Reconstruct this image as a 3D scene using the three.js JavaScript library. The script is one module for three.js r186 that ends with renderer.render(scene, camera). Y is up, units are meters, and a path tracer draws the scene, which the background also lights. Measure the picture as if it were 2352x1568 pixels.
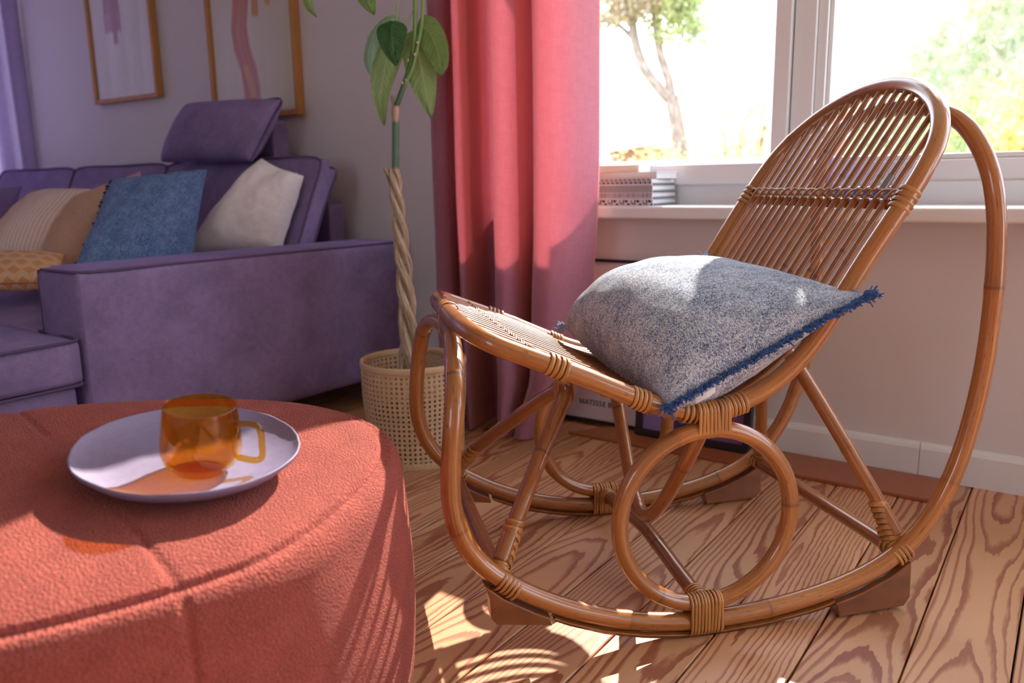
import * as THREE from 'three';
import { mergeGeometries, mergeVertices } from 'three/addons/utils/BufferGeometryUtils.js';
import { RoundedBoxGeometry } from 'three/addons/geometries/RoundedBoxGeometry.js';
import { ImprovedNoise } from 'three/addons/math/ImprovedNoise.js';

// ---------------------------------------------------------------- camera, sky, sun, exposure
const scene = new THREE.Scene();
const camera = new THREE.PerspectiveCamera(45.817, 2352 / 1568, 0.05, 200);
camera.rotation.order = 'YXZ';
camera.position.set(0, 0.8, 2.346);
camera.rotation.set(-11.0494 * Math.PI / 180, 35.2346 * Math.PI / 180, -0.88408 * Math.PI / 180);
camera.focus = 1.5;
camera.userData.fStop = 3.2;

const renderer = new THREE.WebGLRenderer({ antialias: true });
renderer.toneMapping = THREE.LinearToneMapping;
renderer.toneMappingExposure = 1.15;
renderer.shadowMap.enabled = true;

scene.background = new THREE.Color().setRGB(3.5, 3.8, 4.45);          // bright hazy sky

const sunElevation = 35 * Math.PI / 180, sunAzimuth = 12 * Math.PI / 180;
const sunWay = new THREE.Vector3(Math.sin(sunAzimuth) * Math.cos(sunElevation), -Math.sin(sunElevation), Math.cos(sunAzimuth) * Math.cos(sunElevation));
const sun = new THREE.DirectionalLight(new THREE.Color(1, 0.88, 0.72), 11.0);
sun.position.copy(sunWay).multiplyScalar(-20).add(new THREE.Vector3(-1, 0.5, 1));
sun.target.position.set(-1, 0.5, 1);
sun.castShadow = true;
sun.shadow.mapSize.set(2048, 2048);
Object.assign(sun.shadow.camera, { left: -6, right: 6, top: 6, bottom: -6, near: 0.5, far: 60 });
scene.add(sun, sun.target);

// ---------------------------------------------------------------- helpers
const V = (x, y, z) => new THREE.Vector3(x, y, z);
function rng(seed) { let a = seed >>> 0; return () => { a = (a + 0x6d2b79f5) | 0; let t = Math.imul(a ^ (a >>> 15), 1 | a); t = (t + Math.imul(t ^ (t >>> 7), 61 | t)) ^ t; return ((t ^ (t >>> 14)) >>> 0) / 4294967296; }; }
const perlin = new ImprovedNoise();
const noise = (x, y = 0, z = 0) => perlin.noise(x, y, z);
const clamp = (x, a = 0, b = 1) => Math.min(b, Math.max(a, x));
const smooth = (a, b, x) => { const t = clamp((x - a) / (b - a)); return t * t * (3 - 2 * t); };
const mix = (a, b, t) => a + (b - a) * t;
const mix3 = (a, b, t) => [mix(a[0], b[0], t), mix(a[1], b[1], t), mix(a[2], b[2], t)];

const used = new Map();
function numbered(name) { const n = used.get(name) ?? 0; used.set(name, n + 1); return n ? name + '_' + String(n).padStart(3, '0') : name; }
function tag(o, label, category, group, kind) {
  if (label) o.userData.label = label;
  if (category) o.userData.category = category;
  if (group) o.userData.group = group;
  if (kind) o.userData.kind = kind;
  return o;
}
function thing(name, label, category, [x, y, z] = [0, 0, 0], turn = 0, group) {
  const o = new THREE.Group(); o.name = numbered(name); o.position.set(x, y, z); o.rotation.y = turn; scene.add(o);
  return tag(o, label, category, group);
}
function structure(name) { const o = new THREE.Group(); o.name = numbered(name); scene.add(o); return tag(o, null, null, null, 'structure'); }
function part(name, geometry, material, parent = scene) {
  const g = Array.isArray(geometry) ? join(geometry) : geometry;
  const m = new THREE.Mesh(g, material);
  m.name = numbered(name); m.castShadow = m.receiveShadow = true; parent.add(m); return m;
}
function join(list) {
  const out = list.map((g) => { const c = g.index ? g : indexed(g); return c; });
  const colors = out.some((g) => g.attributes.color);
  for (const g of out) {
    for (const k of Object.keys(g.attributes)) if (!['position', 'normal', 'uv', 'color'].includes(k)) g.deleteAttribute(k);
    if (colors && !g.attributes.color) g.setAttribute('color', new THREE.BufferAttribute(new Float32Array(g.attributes.position.count * 3).fill(1), 3));
  }
  return mergeGeometries(out);
}
function indexed(g) { const n = g.attributes.position.count, ix = new Uint32Array(n); for (let i = 0; i < n; i++) ix[i] = i; g.setIndex(new THREE.BufferAttribute(ix, 1)); return g; }
function geometry(pos, uv, idx, color, normal) {
  const g = new THREE.BufferGeometry();
  g.setAttribute('position', new THREE.BufferAttribute(new Float32Array(pos), 3));
  g.setAttribute('uv', new THREE.BufferAttribute(new Float32Array(uv), 2));
  if (color) g.setAttribute('color', new THREE.BufferAttribute(new Float32Array(color), 3));
  g.setIndex(new THREE.BufferAttribute(new Uint32Array(idx), 1));
  if (normal) g.setAttribute('normal', new THREE.BufferAttribute(new Float32Array(normal), 3)); else g.computeVertexNormals();
  return g;
}
// an nu x nv grid of points f(i/nu, j/nv) -> { p: Vector3, uv, c }; normals smooth across a closed direction
function grid(nu, nv, f, { closedU = false, closedV = false, flip = false } = {}) {
  const pos = [], uv = [], col = [], idx = []; let hasColor = false;
  for (let j = 0; j <= nv; j++) for (let i = 0; i <= nu; i++) {
    const q = f(i / nu, j / nv); pos.push(q.p.x, q.p.y, q.p.z); uv.push(...(q.uv ?? [i / nu, j / nv]));
    if (q.c) { hasColor = true; col.push(...q.c); }
  }
  const w = nu + 1;
  for (let j = 0; j < nv; j++) for (let i = 0; i < nu; i++) {
    const a = j * w + i, b = a + 1, c = a + w, d = c + 1;
    if (flip) idx.push(a, c, b, b, c, d); else idx.push(a, b, c, b, d, c);
  }
  const g = geometry(pos, uv, idx, hasColor ? col : null);
  const n = g.attributes.normal;
  const weld = (a, b) => { const x = n.getX(a) + n.getX(b), y = n.getY(a) + n.getY(b), z = n.getZ(a) + n.getZ(b), l = Math.hypot(x, y, z) || 1; n.setXYZ(a, x / l, y / l, z / l); n.setXYZ(b, x / l, y / l, z / l); };
  if (closedU) for (let j = 0; j <= nv; j++) weld(j * w, j * w + nu);
  if (closedV) for (let i = 0; i <= nu; i++) weld(i, nv * w + i);
  return g;
}
function smoothPath(points, closed, rounds = 2) {
  let p = points.map((q) => q.clone());
  for (let r = 0; r < rounds; r++) p = p.map((q, i) => {
    if (!closed && (i === 0 || i === p.length - 1)) return q.clone();
    const a = p[(i - 1 + p.length) % p.length], b = p[(i + 1) % p.length];
    return q.clone().multiplyScalar(0.5).addScaledVector(a, 0.25).addScaledVector(b, 0.25);
  });
  return p;
}
// a tube along a smooth path; radius may be a function of metres along it; uv runs in metres; color(s, angle, length) optional
function tube(points, radius, { closed = false, radial = 14, step = 0.006, color, caps = true, flat = 1, tension = 0.5 } = {}) {
  const curve = new THREE.CatmullRomCurve3(points, closed, points.length > 3 ? 'centripetal' : 'catmullrom', tension);
  curve.arcLengthDivisions = Math.max(200, points.length * 12);
  const L = curve.getLength(), n = Math.max(4, Math.round(L / step));
  const P = curve.getSpacedPoints(n), T = P.map((_, i) => {
    const a = closed ? P[(i - 1 + n) % n] : P[Math.max(0, i - 1)], b = closed ? P[(i + 1) % n] : P[Math.min(n, i + 1)];
    return b.clone().sub(a).normalize();
  });
  let N = Math.abs(T[0].y) < 0.9 ? V(0, 1, 0) : V(1, 0, 0); N.addScaledVector(T[0], -N.dot(T[0])).normalize();
  const frames = [N.clone()];
  for (let i = 1; i <= n; i++) { N = N.clone().addScaledVector(T[i], -N.dot(T[i])).normalize(); frames.push(N.clone()); }
  let twist = 0;
  if (closed) { const a = frames[0], b = frames[n], B = T[0].clone().cross(a); twist = Math.atan2(b.dot(B), b.dot(a)); }
  const pos = [], nor = [], uv = [], col = [], idx = [], r0 = typeof radius === 'function' ? radius(0, L) : radius, w = radial + 1;
  for (let i = 0; i <= n; i++) {
    const s = (i / n) * L, R = typeof radius === 'function' ? radius(s, L) : radius, turn = -twist * i / n;
    const A = frames[i].clone().applyAxisAngle(T[i], turn), B = T[i].clone().cross(A);
    for (let j = 0; j <= radial; j++) {
      const a = (j / radial) * Math.PI * 2, c = Math.cos(a), d = Math.sin(a), dir = A.clone().multiplyScalar(c).addScaledVector(B, d * flat);
      pos.push(P[i].x + dir.x * R, P[i].y + dir.y * R, P[i].z + dir.z * R);
      const m = A.clone().multiplyScalar(c).addScaledVector(B, d / flat).normalize(); nor.push(m.x, m.y, m.z);
      uv.push(s, (j / radial) * 2 * Math.PI * r0);
      if (color) col.push(...color(s, a, L));
    }
  }
  for (let i = 0; i < n; i++) for (let j = 0; j < radial; j++) { const a = i * w + j, b = a + w; idx.push(a, a + 1, b, b, a + 1, b + 1); }
  if (!closed && caps) for (const [i, sgn] of [[0, -1], [n, 1]]) {
    const R = typeof radius === 'function' ? radius((i / n) * L, L) : radius, c0 = pos.length / 3;
    const e = P[i].clone().addScaledVector(T[i], sgn * R * 0.35);
    pos.push(e.x, e.y, e.z); nor.push(T[i].x * sgn, T[i].y * sgn, T[i].z * sgn); uv.push(0, 0); if (color) col.push(...color((i / n) * L, 0, L));
    for (let j = 0; j < radial; j++) { const a = i * w + j; if (sgn > 0) idx.push(a, a + 1, c0); else idx.push(a + 1, a, c0); }
  }
  return geometry(pos, uv, idx, color ? col : null, nor);
}
function box(x0, x1, y0, y1, z0, z1, r = 0) {
  const g = r > 0 ? new RoundedBoxGeometry(x1 - x0, y1 - y0, z1 - z0, 3, r) : new THREE.BoxGeometry(x1 - x0, y1 - y0, z1 - z0);
  g.translate((x0 + x1) / 2, (y0 + y1) / 2, (z0 + z1) / 2); return g;
}
// a soft lofted cushion between four corners (c00, c10, c11, c01); up / down: thickness on either side
function pillow(c, { up, down = up, p = 0.5, pinch = 0.06, n = 56, wrinkle = 0.006, seed = 1, sag = [0, 0], chop = 0, lift = 0, size = 1, corner = 0.0 }) {
  const C = c.map((q) => V(...q));
  const N = C[2].clone().sub(C[0]).cross(C[3].clone().sub(C[1])).normalize();
  const w = C[0].distanceTo(C[1]), h = C[0].distanceTo(C[3]);
  const face = (side) => grid(n, n, (a, b) => {
    // finer towards the edges
    const s = Math.sin((a - 0.5) * Math.PI), t = Math.sin((b - 0.5) * Math.PI);
    const x = s * (1 - pinch * (1 - t * t) * s * s), y = t * (1 - pinch * (1 - s * s) * t * t);
    const P = V(0, 0, 0);
    P.addScaledVector(C[0], (1 - x) * (1 - y) / 4).addScaledVector(C[1], (1 + x) * (1 - y) / 4).addScaledVector(C[2], (1 + x) * (1 + y) / 4).addScaledVector(C[3], (1 - x) * (1 + y) / 4);
    const e = (1 - s * s) * (1 - t * t);
    let H = Math.pow(e, p) * (1 + sag[0] * s + sag[1] * t);
    const rim = Math.pow(e, 0.25) * (1 - 0.6 * Math.pow(e, 0.9));
    H += (wrinkle / (side > 0 ? up : down)) * rim * (noise(s * 2.2 + seed * 7.3, t * 2.2, side * 3.1 + seed) + 0.5 * noise(s * 5 + seed, t * 5, side * 1.7));
    if (chop) H -= chop * Math.exp(-((s / 0.35) ** 2) - (((t - 1) / 0.6) ** 2)) * Math.pow(e, p);
    P.addScaledVector(N, side * (side > 0 ? up : down) * H);
    const bow = (1 - s * s) * (1 - t * t) * lift; P.y += bow;
    const edge = corner * s * s * t * t; P.addScaledVector(N, edge);
    return { p: P, uv: [(x + 1) / 2 * w, (y + 1) / 2 * h] };
  }, { flip: side < 0 });
  const arc = (g) => { // uv by length along the cloth
    const p = g.attributes.position, uv = g.attributes.uv, W = n + 1, at = (i, j) => V(p.getX(j * W + i), p.getY(j * W + i), p.getZ(j * W + i)), m = n >> 1, U = [0], Q = [0];
    for (let i = 1; i <= n; i++) { U.push(U[i - 1] + at(i, m).distanceTo(at(i - 1, m))); Q.push(Q[i - 1] + at(m, i).distanceTo(at(m, i - 1))); }
    for (let j = 0; j <= n; j++) for (let i = 0; i <= n; i++) uv.setXY(j * W + i, U[i], Q[j]); return g;
  };
  const g = join([arc(face(1)), arc(face(-1))]);
  return { g, N, C, w, h, edge: (k, t, off = 0) => { // point on edge k at t in 0..1
    const E = [[-1, -1, 1, -1], [1, -1, 1, 1], [1, 1, -1, 1], [-1, 1, -1, -1]][k];
    const s = mix(E[0], E[2], t), u = mix(E[1], E[3], t), x = s * (1 - pinch * (1 - u * u) * s * s), y = u * (1 - pinch * (1 - s * s) * u * u), P = V(0, 0, 0);
    return P.addScaledVector(C[0], (1 - x) * (1 - y) / 4).addScaledVector(C[1], (1 + x) * (1 - y) / 4).addScaledVector(C[2], (1 + x) * (1 + y) / 4).addScaledVector(C[3], (1 - x) * (1 + y) / 4).addScaledVector(N, off + corner * s * s * u * u);
  } };
}
// textures: f(u, v) -> [r, g, b] in 0..255 (sRGB) or a number for height maps
function texture(w, h, f, { srgb = true, repeat, wrap = THREE.RepeatWrapping } = {}) {
  const data = new Uint8Array(w * h * 4);
  for (let y = 0; y < h; y++) for (let x = 0; x < w; x++) {
    const q = f((x + 0.5) / w, (y + 0.5) / h, x, y), o = (y * w + x) * 4;
    if (typeof q === 'number') data[o] = data[o + 1] = data[o + 2] = clamp(q, 0, 255); else { data[o] = clamp(q[0], 0, 255); data[o + 1] = clamp(q[1], 0, 255); data[o + 2] = clamp(q[2], 0, 255); }
    data[o + 3] = 255;
  }
  const t = new THREE.DataTexture(data, w, h);
  t.magFilter = t.minFilter = THREE.LinearFilter; t.wrapS = t.wrapT = wrap; if (srgb) t.colorSpace = THREE.SRGBColorSpace;
  if (repeat) t.repeat.set(...repeat); t.needsUpdate = true; return t;
}
function canvasTexture(w, h, draw) {
  const c = document.createElement('canvas'); c.width = w; c.height = h; draw(c.getContext('2d'), w, h);
  const t = new THREE.CanvasTexture(c); t.colorSpace = THREE.SRGBColorSpace; t.magFilter = THREE.LinearFilter; return t;
}
// tileable value noise
function tileNoise(seed, cells) {
  const r = rng(seed), a = Array.from({ length: cells * cells }, () => r());
  return (u, v) => { const x = u * cells, y = v * cells, i = Math.floor(x), j = Math.floor(y), f = x - i, g = y - j, s = f * f * (3 - 2 * f), t = g * g * (3 - 2 * g), at = (p, q) => a[((q % cells + cells) % cells) * cells + ((p % cells + cells) % cells)]; return mix(mix(at(i, j), at(i + 1, j), s), mix(at(i, j + 1), at(i + 1, j + 1), s), t); };
}
const std = (color, o = {}) => new THREE.MeshStandardMaterial({ color, roughness: 0.8, ...o });
const phys = (color, o = {}) => new THREE.MeshPhysicalMaterial({ color, roughness: 0.8, ...o });

// ---------------------------------------------------------------- room
const nA = tileNoise(11, 12), nB = tileNoise(12, 48), nC = tileNoise(13, 128);
const plasterBump = texture(256, 256, (u, v) => 255 * (0.3 * nA(u, v) + 0.35 * nB(u, v) + 0.35 * nC(u, v)), { srgb: false });
const wallPaint = std('#ded8da', { roughness: 0.85, bumpMap: plasterBump, bumpScale: 0.0006 });
const ceilingPaint = std('#e8e6e4', { roughness: 0.9 });
const whiteLacquer = phys('#e6e6ea', { roughness: 0.35, clearcoat: 0.25, clearcoatRoughness: 0.3 });
const glass = phys('#ffffff', { roughness: 0.0, transmission: 1, thickness: 0, ior: 1.45, specularIntensity: 0.6 });
const ROOM = { x0: -5.08, x1: 3.6, z1: 4.7, h: 2.5 };
const WIN = { x0: -1.86, x1: 3.3, y0: 0.69, y1: 2.3 };

// a wall along x (at z) or along z (at x) with rectangular openings [a0, a1, y0, y1]
function wallWith(name, alongX, from, to, near, far, openings) {
  const w = structure(name), put = (a0, a1, y0, y1) => { if (a1 - a0 > 1e-4 && y1 - y0 > 1e-4) return alongX ? box(a0, a1, y0, y1, Math.min(near, far), Math.max(near, far)) : box(Math.min(near, far), Math.max(near, far), y0, y1, a0, a1); };
  const list = []; let a = from;
  for (const [a0, a1, y0, y1] of openings) { list.push(put(a, a0, 0, ROOM.h), put(a0, a1, 0, y0), put(a0, a1, y1, ROOM.h)); a = a1; }
  list.push(put(a, to, 0, ROOM.h));
  const geo = list.filter(Boolean).map((g) => { // uv in metres
    const p = g.attributes.position, uv = g.attributes.uv; for (let i = 0; i < p.count; i++) uv.setXY(i, (alongX ? p.getX(i) : p.getZ(i)) / 0.6, p.getY(i) / 0.6); return g;
  });
  part('plaster', geo, wallPaint, w); return w;
}
wallWith('wall_back', true, ROOM.x0 - 0.3, ROOM.x1 + 0.3, 0, -0.32, [[WIN.x0, WIN.x1, WIN.y0, WIN.y1]]);
wallWith('wall_left', false, 0, ROOM.z1, ROOM.x0, ROOM.x0 - 0.3, [[0.12, 1.9, 0.75, 2.15]]);
wallWith('wall_right', false, 0, ROOM.z1, ROOM.x1, ROOM.x1 + 0.3, [[0.3, 1.7, 0.05, 2.35]]);
wallWith('wall_front', true, ROOM.x0 - 0.3, ROOM.x1 + 0.3, ROOM.z1, ROOM.z1 + 0.3, [[-1.3, -0.3, 0.8, 2.1]]);
{ const c = structure('ceiling'); part('plaster', box(ROOM.x0 - 0.3, ROOM.x1 + 0.3, ROOM.h, ROOM.h + 0.25, -0.32, ROOM.z1 + 0.3), ceilingPaint, c); }

// floorboards: old heart pine, flat-sawn, one mesh per board
const boardTex = [];
for (let k = 0; k < 11; k++) {
  const r = rng(300 + k), W = 256, H = 2048, LEN = 2.4, WID = 0.149;
  const x0 = (r() - 0.5) * 0.09, d0 = [0.05, 0.085, 0.02, 0.11, 0.065, 0.03, 0.095, 0.055, 0.075, 0.012, 0.06][k], tilt = (r() - 0.5) * 0.07, ring = 0.0075 + r() * 0.004, o = k * 31.7, sharp = 0.4 + r() * 0.15;
  const tone = 0.94 + 0.12 * r();
  boardTex.push(texture(W, H, (u, v) => {
    const X = (u - 0.5) * WID, Z = v * LEN;
    const wob = 0.022 * noise(Z * 1.1, o) + 0.008 * noise(Z * 3.7, o + 5);
    const d = Math.abs(d0 + tilt * (Z - 1.2) + 0.05 * noise(Z * 0.95, o + 9) + 0.014 * noise(Z * 3.1, o + 13)) + 0.004;
    const wx = 0.0028 * noise(X * 52, Z * 9, o) + 0.0008 * noise(X * 210, Z * 40, o + 3);
    const R = Math.hypot(X - x0 - wob + wx * 0.6, d) + wx + 0.0012 * noise(X * 25, Z * 4, o + 7);
    const q = R / ring, f = q - Math.floor(q), late = smooth(sharp, sharp + 0.3, f) * (1 - smooth(0.93, 1.0, f));
    const varied = 0.75 + 0.35 * noise(Math.floor(q) * 3.17, Z * 0.8, o);
    const fibre = noise(X * 900, Z * 14, o) * 0.5 + noise(X * 2600, Z * 30, o) * 0.5;
    const a = [208, 160, 120], b = [148, 84, 58];
    const t = clamp(late * varied * 0.98 + 0.07 * fibre + 0.04), c = mix3(a, b, t);
    const patch = 1 + 0.05 * noise(X * 12, Z * 2.2, o + 21) + 0.04 * fibre;
    return [c[0] * tone * patch, c[1] * tone * patch, c[2] * tone * patch];
  }, { wrap: THREE.MirroredRepeatWrapping }));
}
const boardMat = boardTex.map((map, i) => phys('#ffffff', { map, roughness: 0.42 + 0.03 * (i % 3), clearcoat: 0.18, clearcoatRoughness: 0.3, bumpMap: map, bumpScale: -0.0003 }));
{
  const f = structure('floor'), WID = 0.149, gap = 0.0016, r = rng(77);
  part('subfloor', box(ROOM.x0 - 0.3, ROOM.x1 + 0.3, -0.2, -0.02, -0.32, ROOM.z1 + 0.3), std('#241d1a'), f);
  for (let i = 0; i < 62; i++) {
    const c = -0.1 + (i - 33) * WID; if (c < ROOM.x0 + 0.05 || c > ROOM.x1 - 0.05) continue;
    const a = WID / 2 - gap, ch = 0.0018, drop = (r() - 0.5) * 0.0012, z0 = 0.001, z1 = ROOM.z1;
    const prof = [[-a, -0.02], [-a, -ch], [-a + ch, 0], [a - ch, 0], [a, -ch], [a, -0.02]], off = r() * 2.4, dir = r() < 0.5 ? 1 : -1;
    const pos = [], uv = [], idx = [];
    for (let k = 0; k < prof.length - 1; k++) {
      const b0 = pos.length / 3;
      for (const [p, z] of [[prof[k], z0], [prof[k + 1], z0], [prof[k + 1], z1], [prof[k], z1]]) { pos.push(c + p[0], p[1] + drop, z); uv.push(clamp((p[0] / WID) + 0.5, 0.004, 0.996), (z * dir + off) / 2.4); }
      idx.push(b0, b0 + 2, b0 + 1, b0, b0 + 3, b0 + 2);
    }
    part('plank', geometry(pos, uv, idx), boardMat[Math.floor(r() * 97 + i * 5) % boardMat.length], f);
  }
}
// skirting under the window, in two lengths with a visible joint, and the painted floor strip in front of it
{
  const b = structure('baseboard_back'), prof = (x0, x1) => {
    const s = new THREE.Shape(); s.moveTo(0, 0); s.lineTo(0.016, 0); s.lineTo(0.016, 0.082); s.lineTo(0.012, 0.091); s.lineTo(0.006, 0.097); s.lineTo(0, 0.098); s.lineTo(0, 0);
    const g = new THREE.ExtrudeGeometry(s, { depth: x1 - x0, bevelEnabled: false }); g.rotateY(-Math.PI / 2); g.translate(x1, 0, 0);
    const p = g.attributes.position; for (let i = 0; i < p.count; i++) p.setZ(i, p.getZ(i)); return g;
  };
  for (const [x0, x1] of [[-5.07, -0.3055], [-0.304, 3.59]]) part('skirting_board', prof(x0, x1), whiteLacquer, b);
  const stripTex = texture(256, 256, (u, v) => { const n = noise(u * 40, v * 3, 2) * 0.5 + noise(u * 6, v * 6, 9) * 0.5; return mix3([168, 98, 58], [150, 84, 50], 0.5 + 0.6 * n); });
  const t = structure('trim_1'), s = new THREE.Shape();
  s.moveTo(-1.30, 0.19); s.lineTo(-1.19, 0.02); s.lineTo(-0.235, 0.02); s.lineTo(-0.235, 0.193); s.lineTo(-1.30, 0.19);
  const g = new THREE.ExtrudeGeometry(s, { depth: 0.006, bevelEnabled: true, bevelSize: 0.002, bevelThickness: 0.002, bevelSegments: 2 }); g.rotateX(Math.PI / 2); g.translate(0, 0.0085, 0);
  part('floor_strip', g, phys('#ffffff', { map: stripTex, roughness: 0.45, clearcoat: 0.2 }), t);
}

// the window: fixed frame, opening sash on the left, fixed lights beyond, sill board
const ZG = -0.135;
function bars(z0, z1, rects) { return rects.map(([a, b, c, d]) => box(a, b, c, d, z0, z1, 0.004)); }
{
  const w = structure('window_1');
  part('outer_frame', bars(-0.18, -0.1, [[WIN.x0, WIN.x1, 0.715, 0.7895], [WIN.x0, WIN.x1, 2.23, WIN.y1], [WIN.x0, WIN.x0 + 0.07, 0.782, 2.23], [WIN.x1 - 0.07, WIN.x1, 0.782, 2.23], [-0.729, -0.668, 0.782, 2.23], [0.25, 0.32, 0.782, 2.23], [1.08, 1.15, 0.782, 2.23], [2.15, 2.22, 0.782, 2.23]]), whiteLacquer, w);
  // opening sash: flat rail with a sloped bead towards the glass
  const sash = (x0, x1, y0, y1) => {
    const g = bars(-0.17, -0.084, [[x0, x1, y0, y0 + 0.062], [x0, x1, y1 - 0.062, y1], [x0, x0 + 0.046, y0 + 0.062, y1 - 0.062], [x1 - 0.046, x1, y0 + 0.062, y1 - 0.062]]);
    const bead = (ax, ay, bx, by, nx, ny) => { // prism from the rail's face down to the glass
      const d = 0.016, L = Math.hypot(bx - ax, by - ay), z0 = -0.088, z1 = -0.118, pos = [], uv = [], idx = [0, 1, 2, 0, 2, 3];
      for (const [x, y, z] of [[ax, ay, z0], [bx, by, z0], [bx + nx * d, by + ny * d, z1], [ax + nx * d, ay + ny * d, z1]]) { pos.push(x, y, z); uv.push(0, 0); }
      for (const [x, y, z] of [[ax, ay, -0.16], [bx, by, -0.16], [bx + nx * d, by + ny * d, -0.16], [ax + nx * d, ay + ny * d, -0.16]]) { pos.push(x, y, z); uv.push(0, 0); }
      idx.push(3, 2, 6, 3, 6, 7, 0, 4, 5, 0, 5, 1, 4, 7, 6, 4, 6, 5); const g2 = geometry(pos, uv, idx).toNonIndexed(); g2.computeVertexNormals(); return g2;
    };
    const a = x0 + 0.046, b = x1 - 0.046, c = y0 + 0.062, e = y1 - 0.062;
    g.push(bead(a, c, b, c, 0, 1), bead(a, e, b, e, 0, -1), bead(a, c, a, e, 1, 0), bead(b, c, b, e, -1, 0));
    return g;
  };
  part('sash', sash(-1.786, -0.7325, 0.788, 2.226), whiteLacquer, w);
  part('glazing_bead', [...bars(-0.17, -0.112, [[-0.668, 0.25, 0.782, 0.846], [-0.668, 0.25, 2.18, 2.23], [-0.668, -0.640, 0.846, 2.18], [0.222, 0.25, 0.846, 2.18], [0.32, 1.08, 0.782, 0.846], [0.32, 1.08, 2.18, 2.23], [0.32, 0.348, 0.846, 2.18], [1.052, 1.08, 0.846, 2.18]]), ...bars(-0.17, -0.124, [[-0.64, 0.222, 0.846, 0.862], [-0.64, -0.627, 0.862, 2.18], [0.209, 0.222, 0.862, 2.18], [0.348, 1.052, 0.846, 0.862]])], whiteLacquer, w);
  for (const [x0, x1] of [[-1.74, -0.778], [-0.65, 0.235], [0.335, 1.065], [1.15, 2.15], [2.22, 3.23]]) part('pane', new THREE.PlaneGeometry(x1 - x0, 1.4).translate((x0 + x1) / 2, 1.525, ZG), glass, w);
  const s = new THREE.Shape(); s.moveTo(-0.1, 0.69); s.lineTo(0.112, 0.69); s.quadraticCurveTo(0.12, 0.69, 0.12, 0.698); s.lineTo(0.12, 0.718); s.quadraticCurveTo(0.12, 0.728, 0.108, 0.728); s.lineTo(-0.1, 0.728);
  const g = new THREE.ExtrudeGeometry(s, { depth: 5.18, bevelEnabled: false, curveSegments: 6 }); g.rotateY(-Math.PI / 2); g.translate(3.32, 0, 0);
  part('sill', g, whiteLacquer, w);
  part('small_cylinder', new THREE.CylinderGeometry(0.006, 0.006, 0.05, 12).translate(-0.789, 1.34, -0.09), std('#9a9aa0', { metalness: 0.8, roughness: 0.4 }), w);  // small grey metal cylinder at the glass edge of the sash
}
function plainWindow(alongX, a0, a1, y0, y1, plane) {
  const w = structure('window_2'), f = 0.07, rects = [[a0, a1, y0, y0 + f], [a0, a1, y1 - f, y1], [a0, a0 + f, y0 + f, y1 - f], [a1 - f, a1, y0 + f, y1 - f], [(a0 + a1) / 2 - f / 2, (a0 + a1) / 2 + f / 2, y0 + f, y1 - f]];
  part('outer_frame', rects.map(([a, b, c, d]) => alongX ? box(a, b, c, d, plane - 0.04, plane + 0.04, 0.004) : box(plane - 0.04, plane + 0.04, c, d, a, b, 0.004)), whiteLacquer, w);
  const p = new THREE.PlaneGeometry(a1 - a0 - f, y1 - y0 - f); if (!alongX) p.rotateY(Math.PI / 2);
  part('pane', p.translate(alongX ? (a0 + a1) / 2 : plane, (y0 + y1) / 2, alongX ? plane : (a0 + a1) / 2), glass, w);
}
used.set('window_2', 0);
for (const [k, a] of [[2, [false, 0.12, 1.9, 0.75, 2.15, ROOM.x0 - 0.15]], [3, [false, 0.3, 1.7, 0.05, 2.35, ROOM.x1 + 0.15]], [4, [true, -1.3, -0.3, 0.8, 2.1, ROOM.z1 + 0.15]]]) { plainWindow(...a); scene.children.at(-1).name = 'window_' + k; }

// ---------------------------------------------------------------- garden
const lawnMat = std('#8d9a5c', { roughness: 1 });
{ const g = structure('ground'); part('lawn', grid(40, 40, (u, v) => ({ p: V(mix(-40, 40, u), -0.35 + 0.12 * noise(u * 20, v * 20), mix(-45, -0.4, v)) }), { flip: true }), lawnMat, g); }
const leafShape = (L, W) => geometry([0, 0, 0, W * 0.5, L * 0.4, W * 0.12, 0, L * 0.45, 0, -W * 0.5, L * 0.4, W * 0.12, 0, L, -W * 0.1], [0, 0, 1, 0, 0.5, 0.5, 0, 1, 1, 1], [0, 1, 2, 0, 2, 3, 1, 4, 2, 2, 4, 3]);
const leafMatCache = new Map();
function foliageMat(hex) { if (!leafMatCache.has(hex)) leafMatCache.set(hex, phys(hex, { roughness: 0.9, transmission: 0.45, thickness: 0, side: THREE.DoubleSide })); return leafMatCache.get(hex); }
function foliage(parent, n, at, size, hex, seed) {
  const r = rng(seed), m = new THREE.InstancedMesh(leafShape(size, size * 0.62), foliageMat(hex), n); m.name = numbered('foliage');
  const M = new THREE.Matrix4(), q = new THREE.Quaternion(), e = new THREE.Euler(), c = new THREE.Color();
  for (let i = 0; i < n; i++) {
    const p = at(r); e.set(r() * 6.28, r() * 6.28, r() * 6.28); q.setFromEuler(e); const s = 0.6 + 0.8 * r();
    M.compose(p, q, V(s, s, s)); m.setMatrixAt(i, M); const b = 0.75 + 0.5 * r(); c.setRGB(b * (0.92 + 0.16 * r()), b, b * (0.8 + 0.3 * r())); m.setColorAt(i, c);
  }
  m.castShadow = m.receiveShadow = true; m.userData.kind = 'stuff'; parent.add(m); return m;
}
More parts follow.
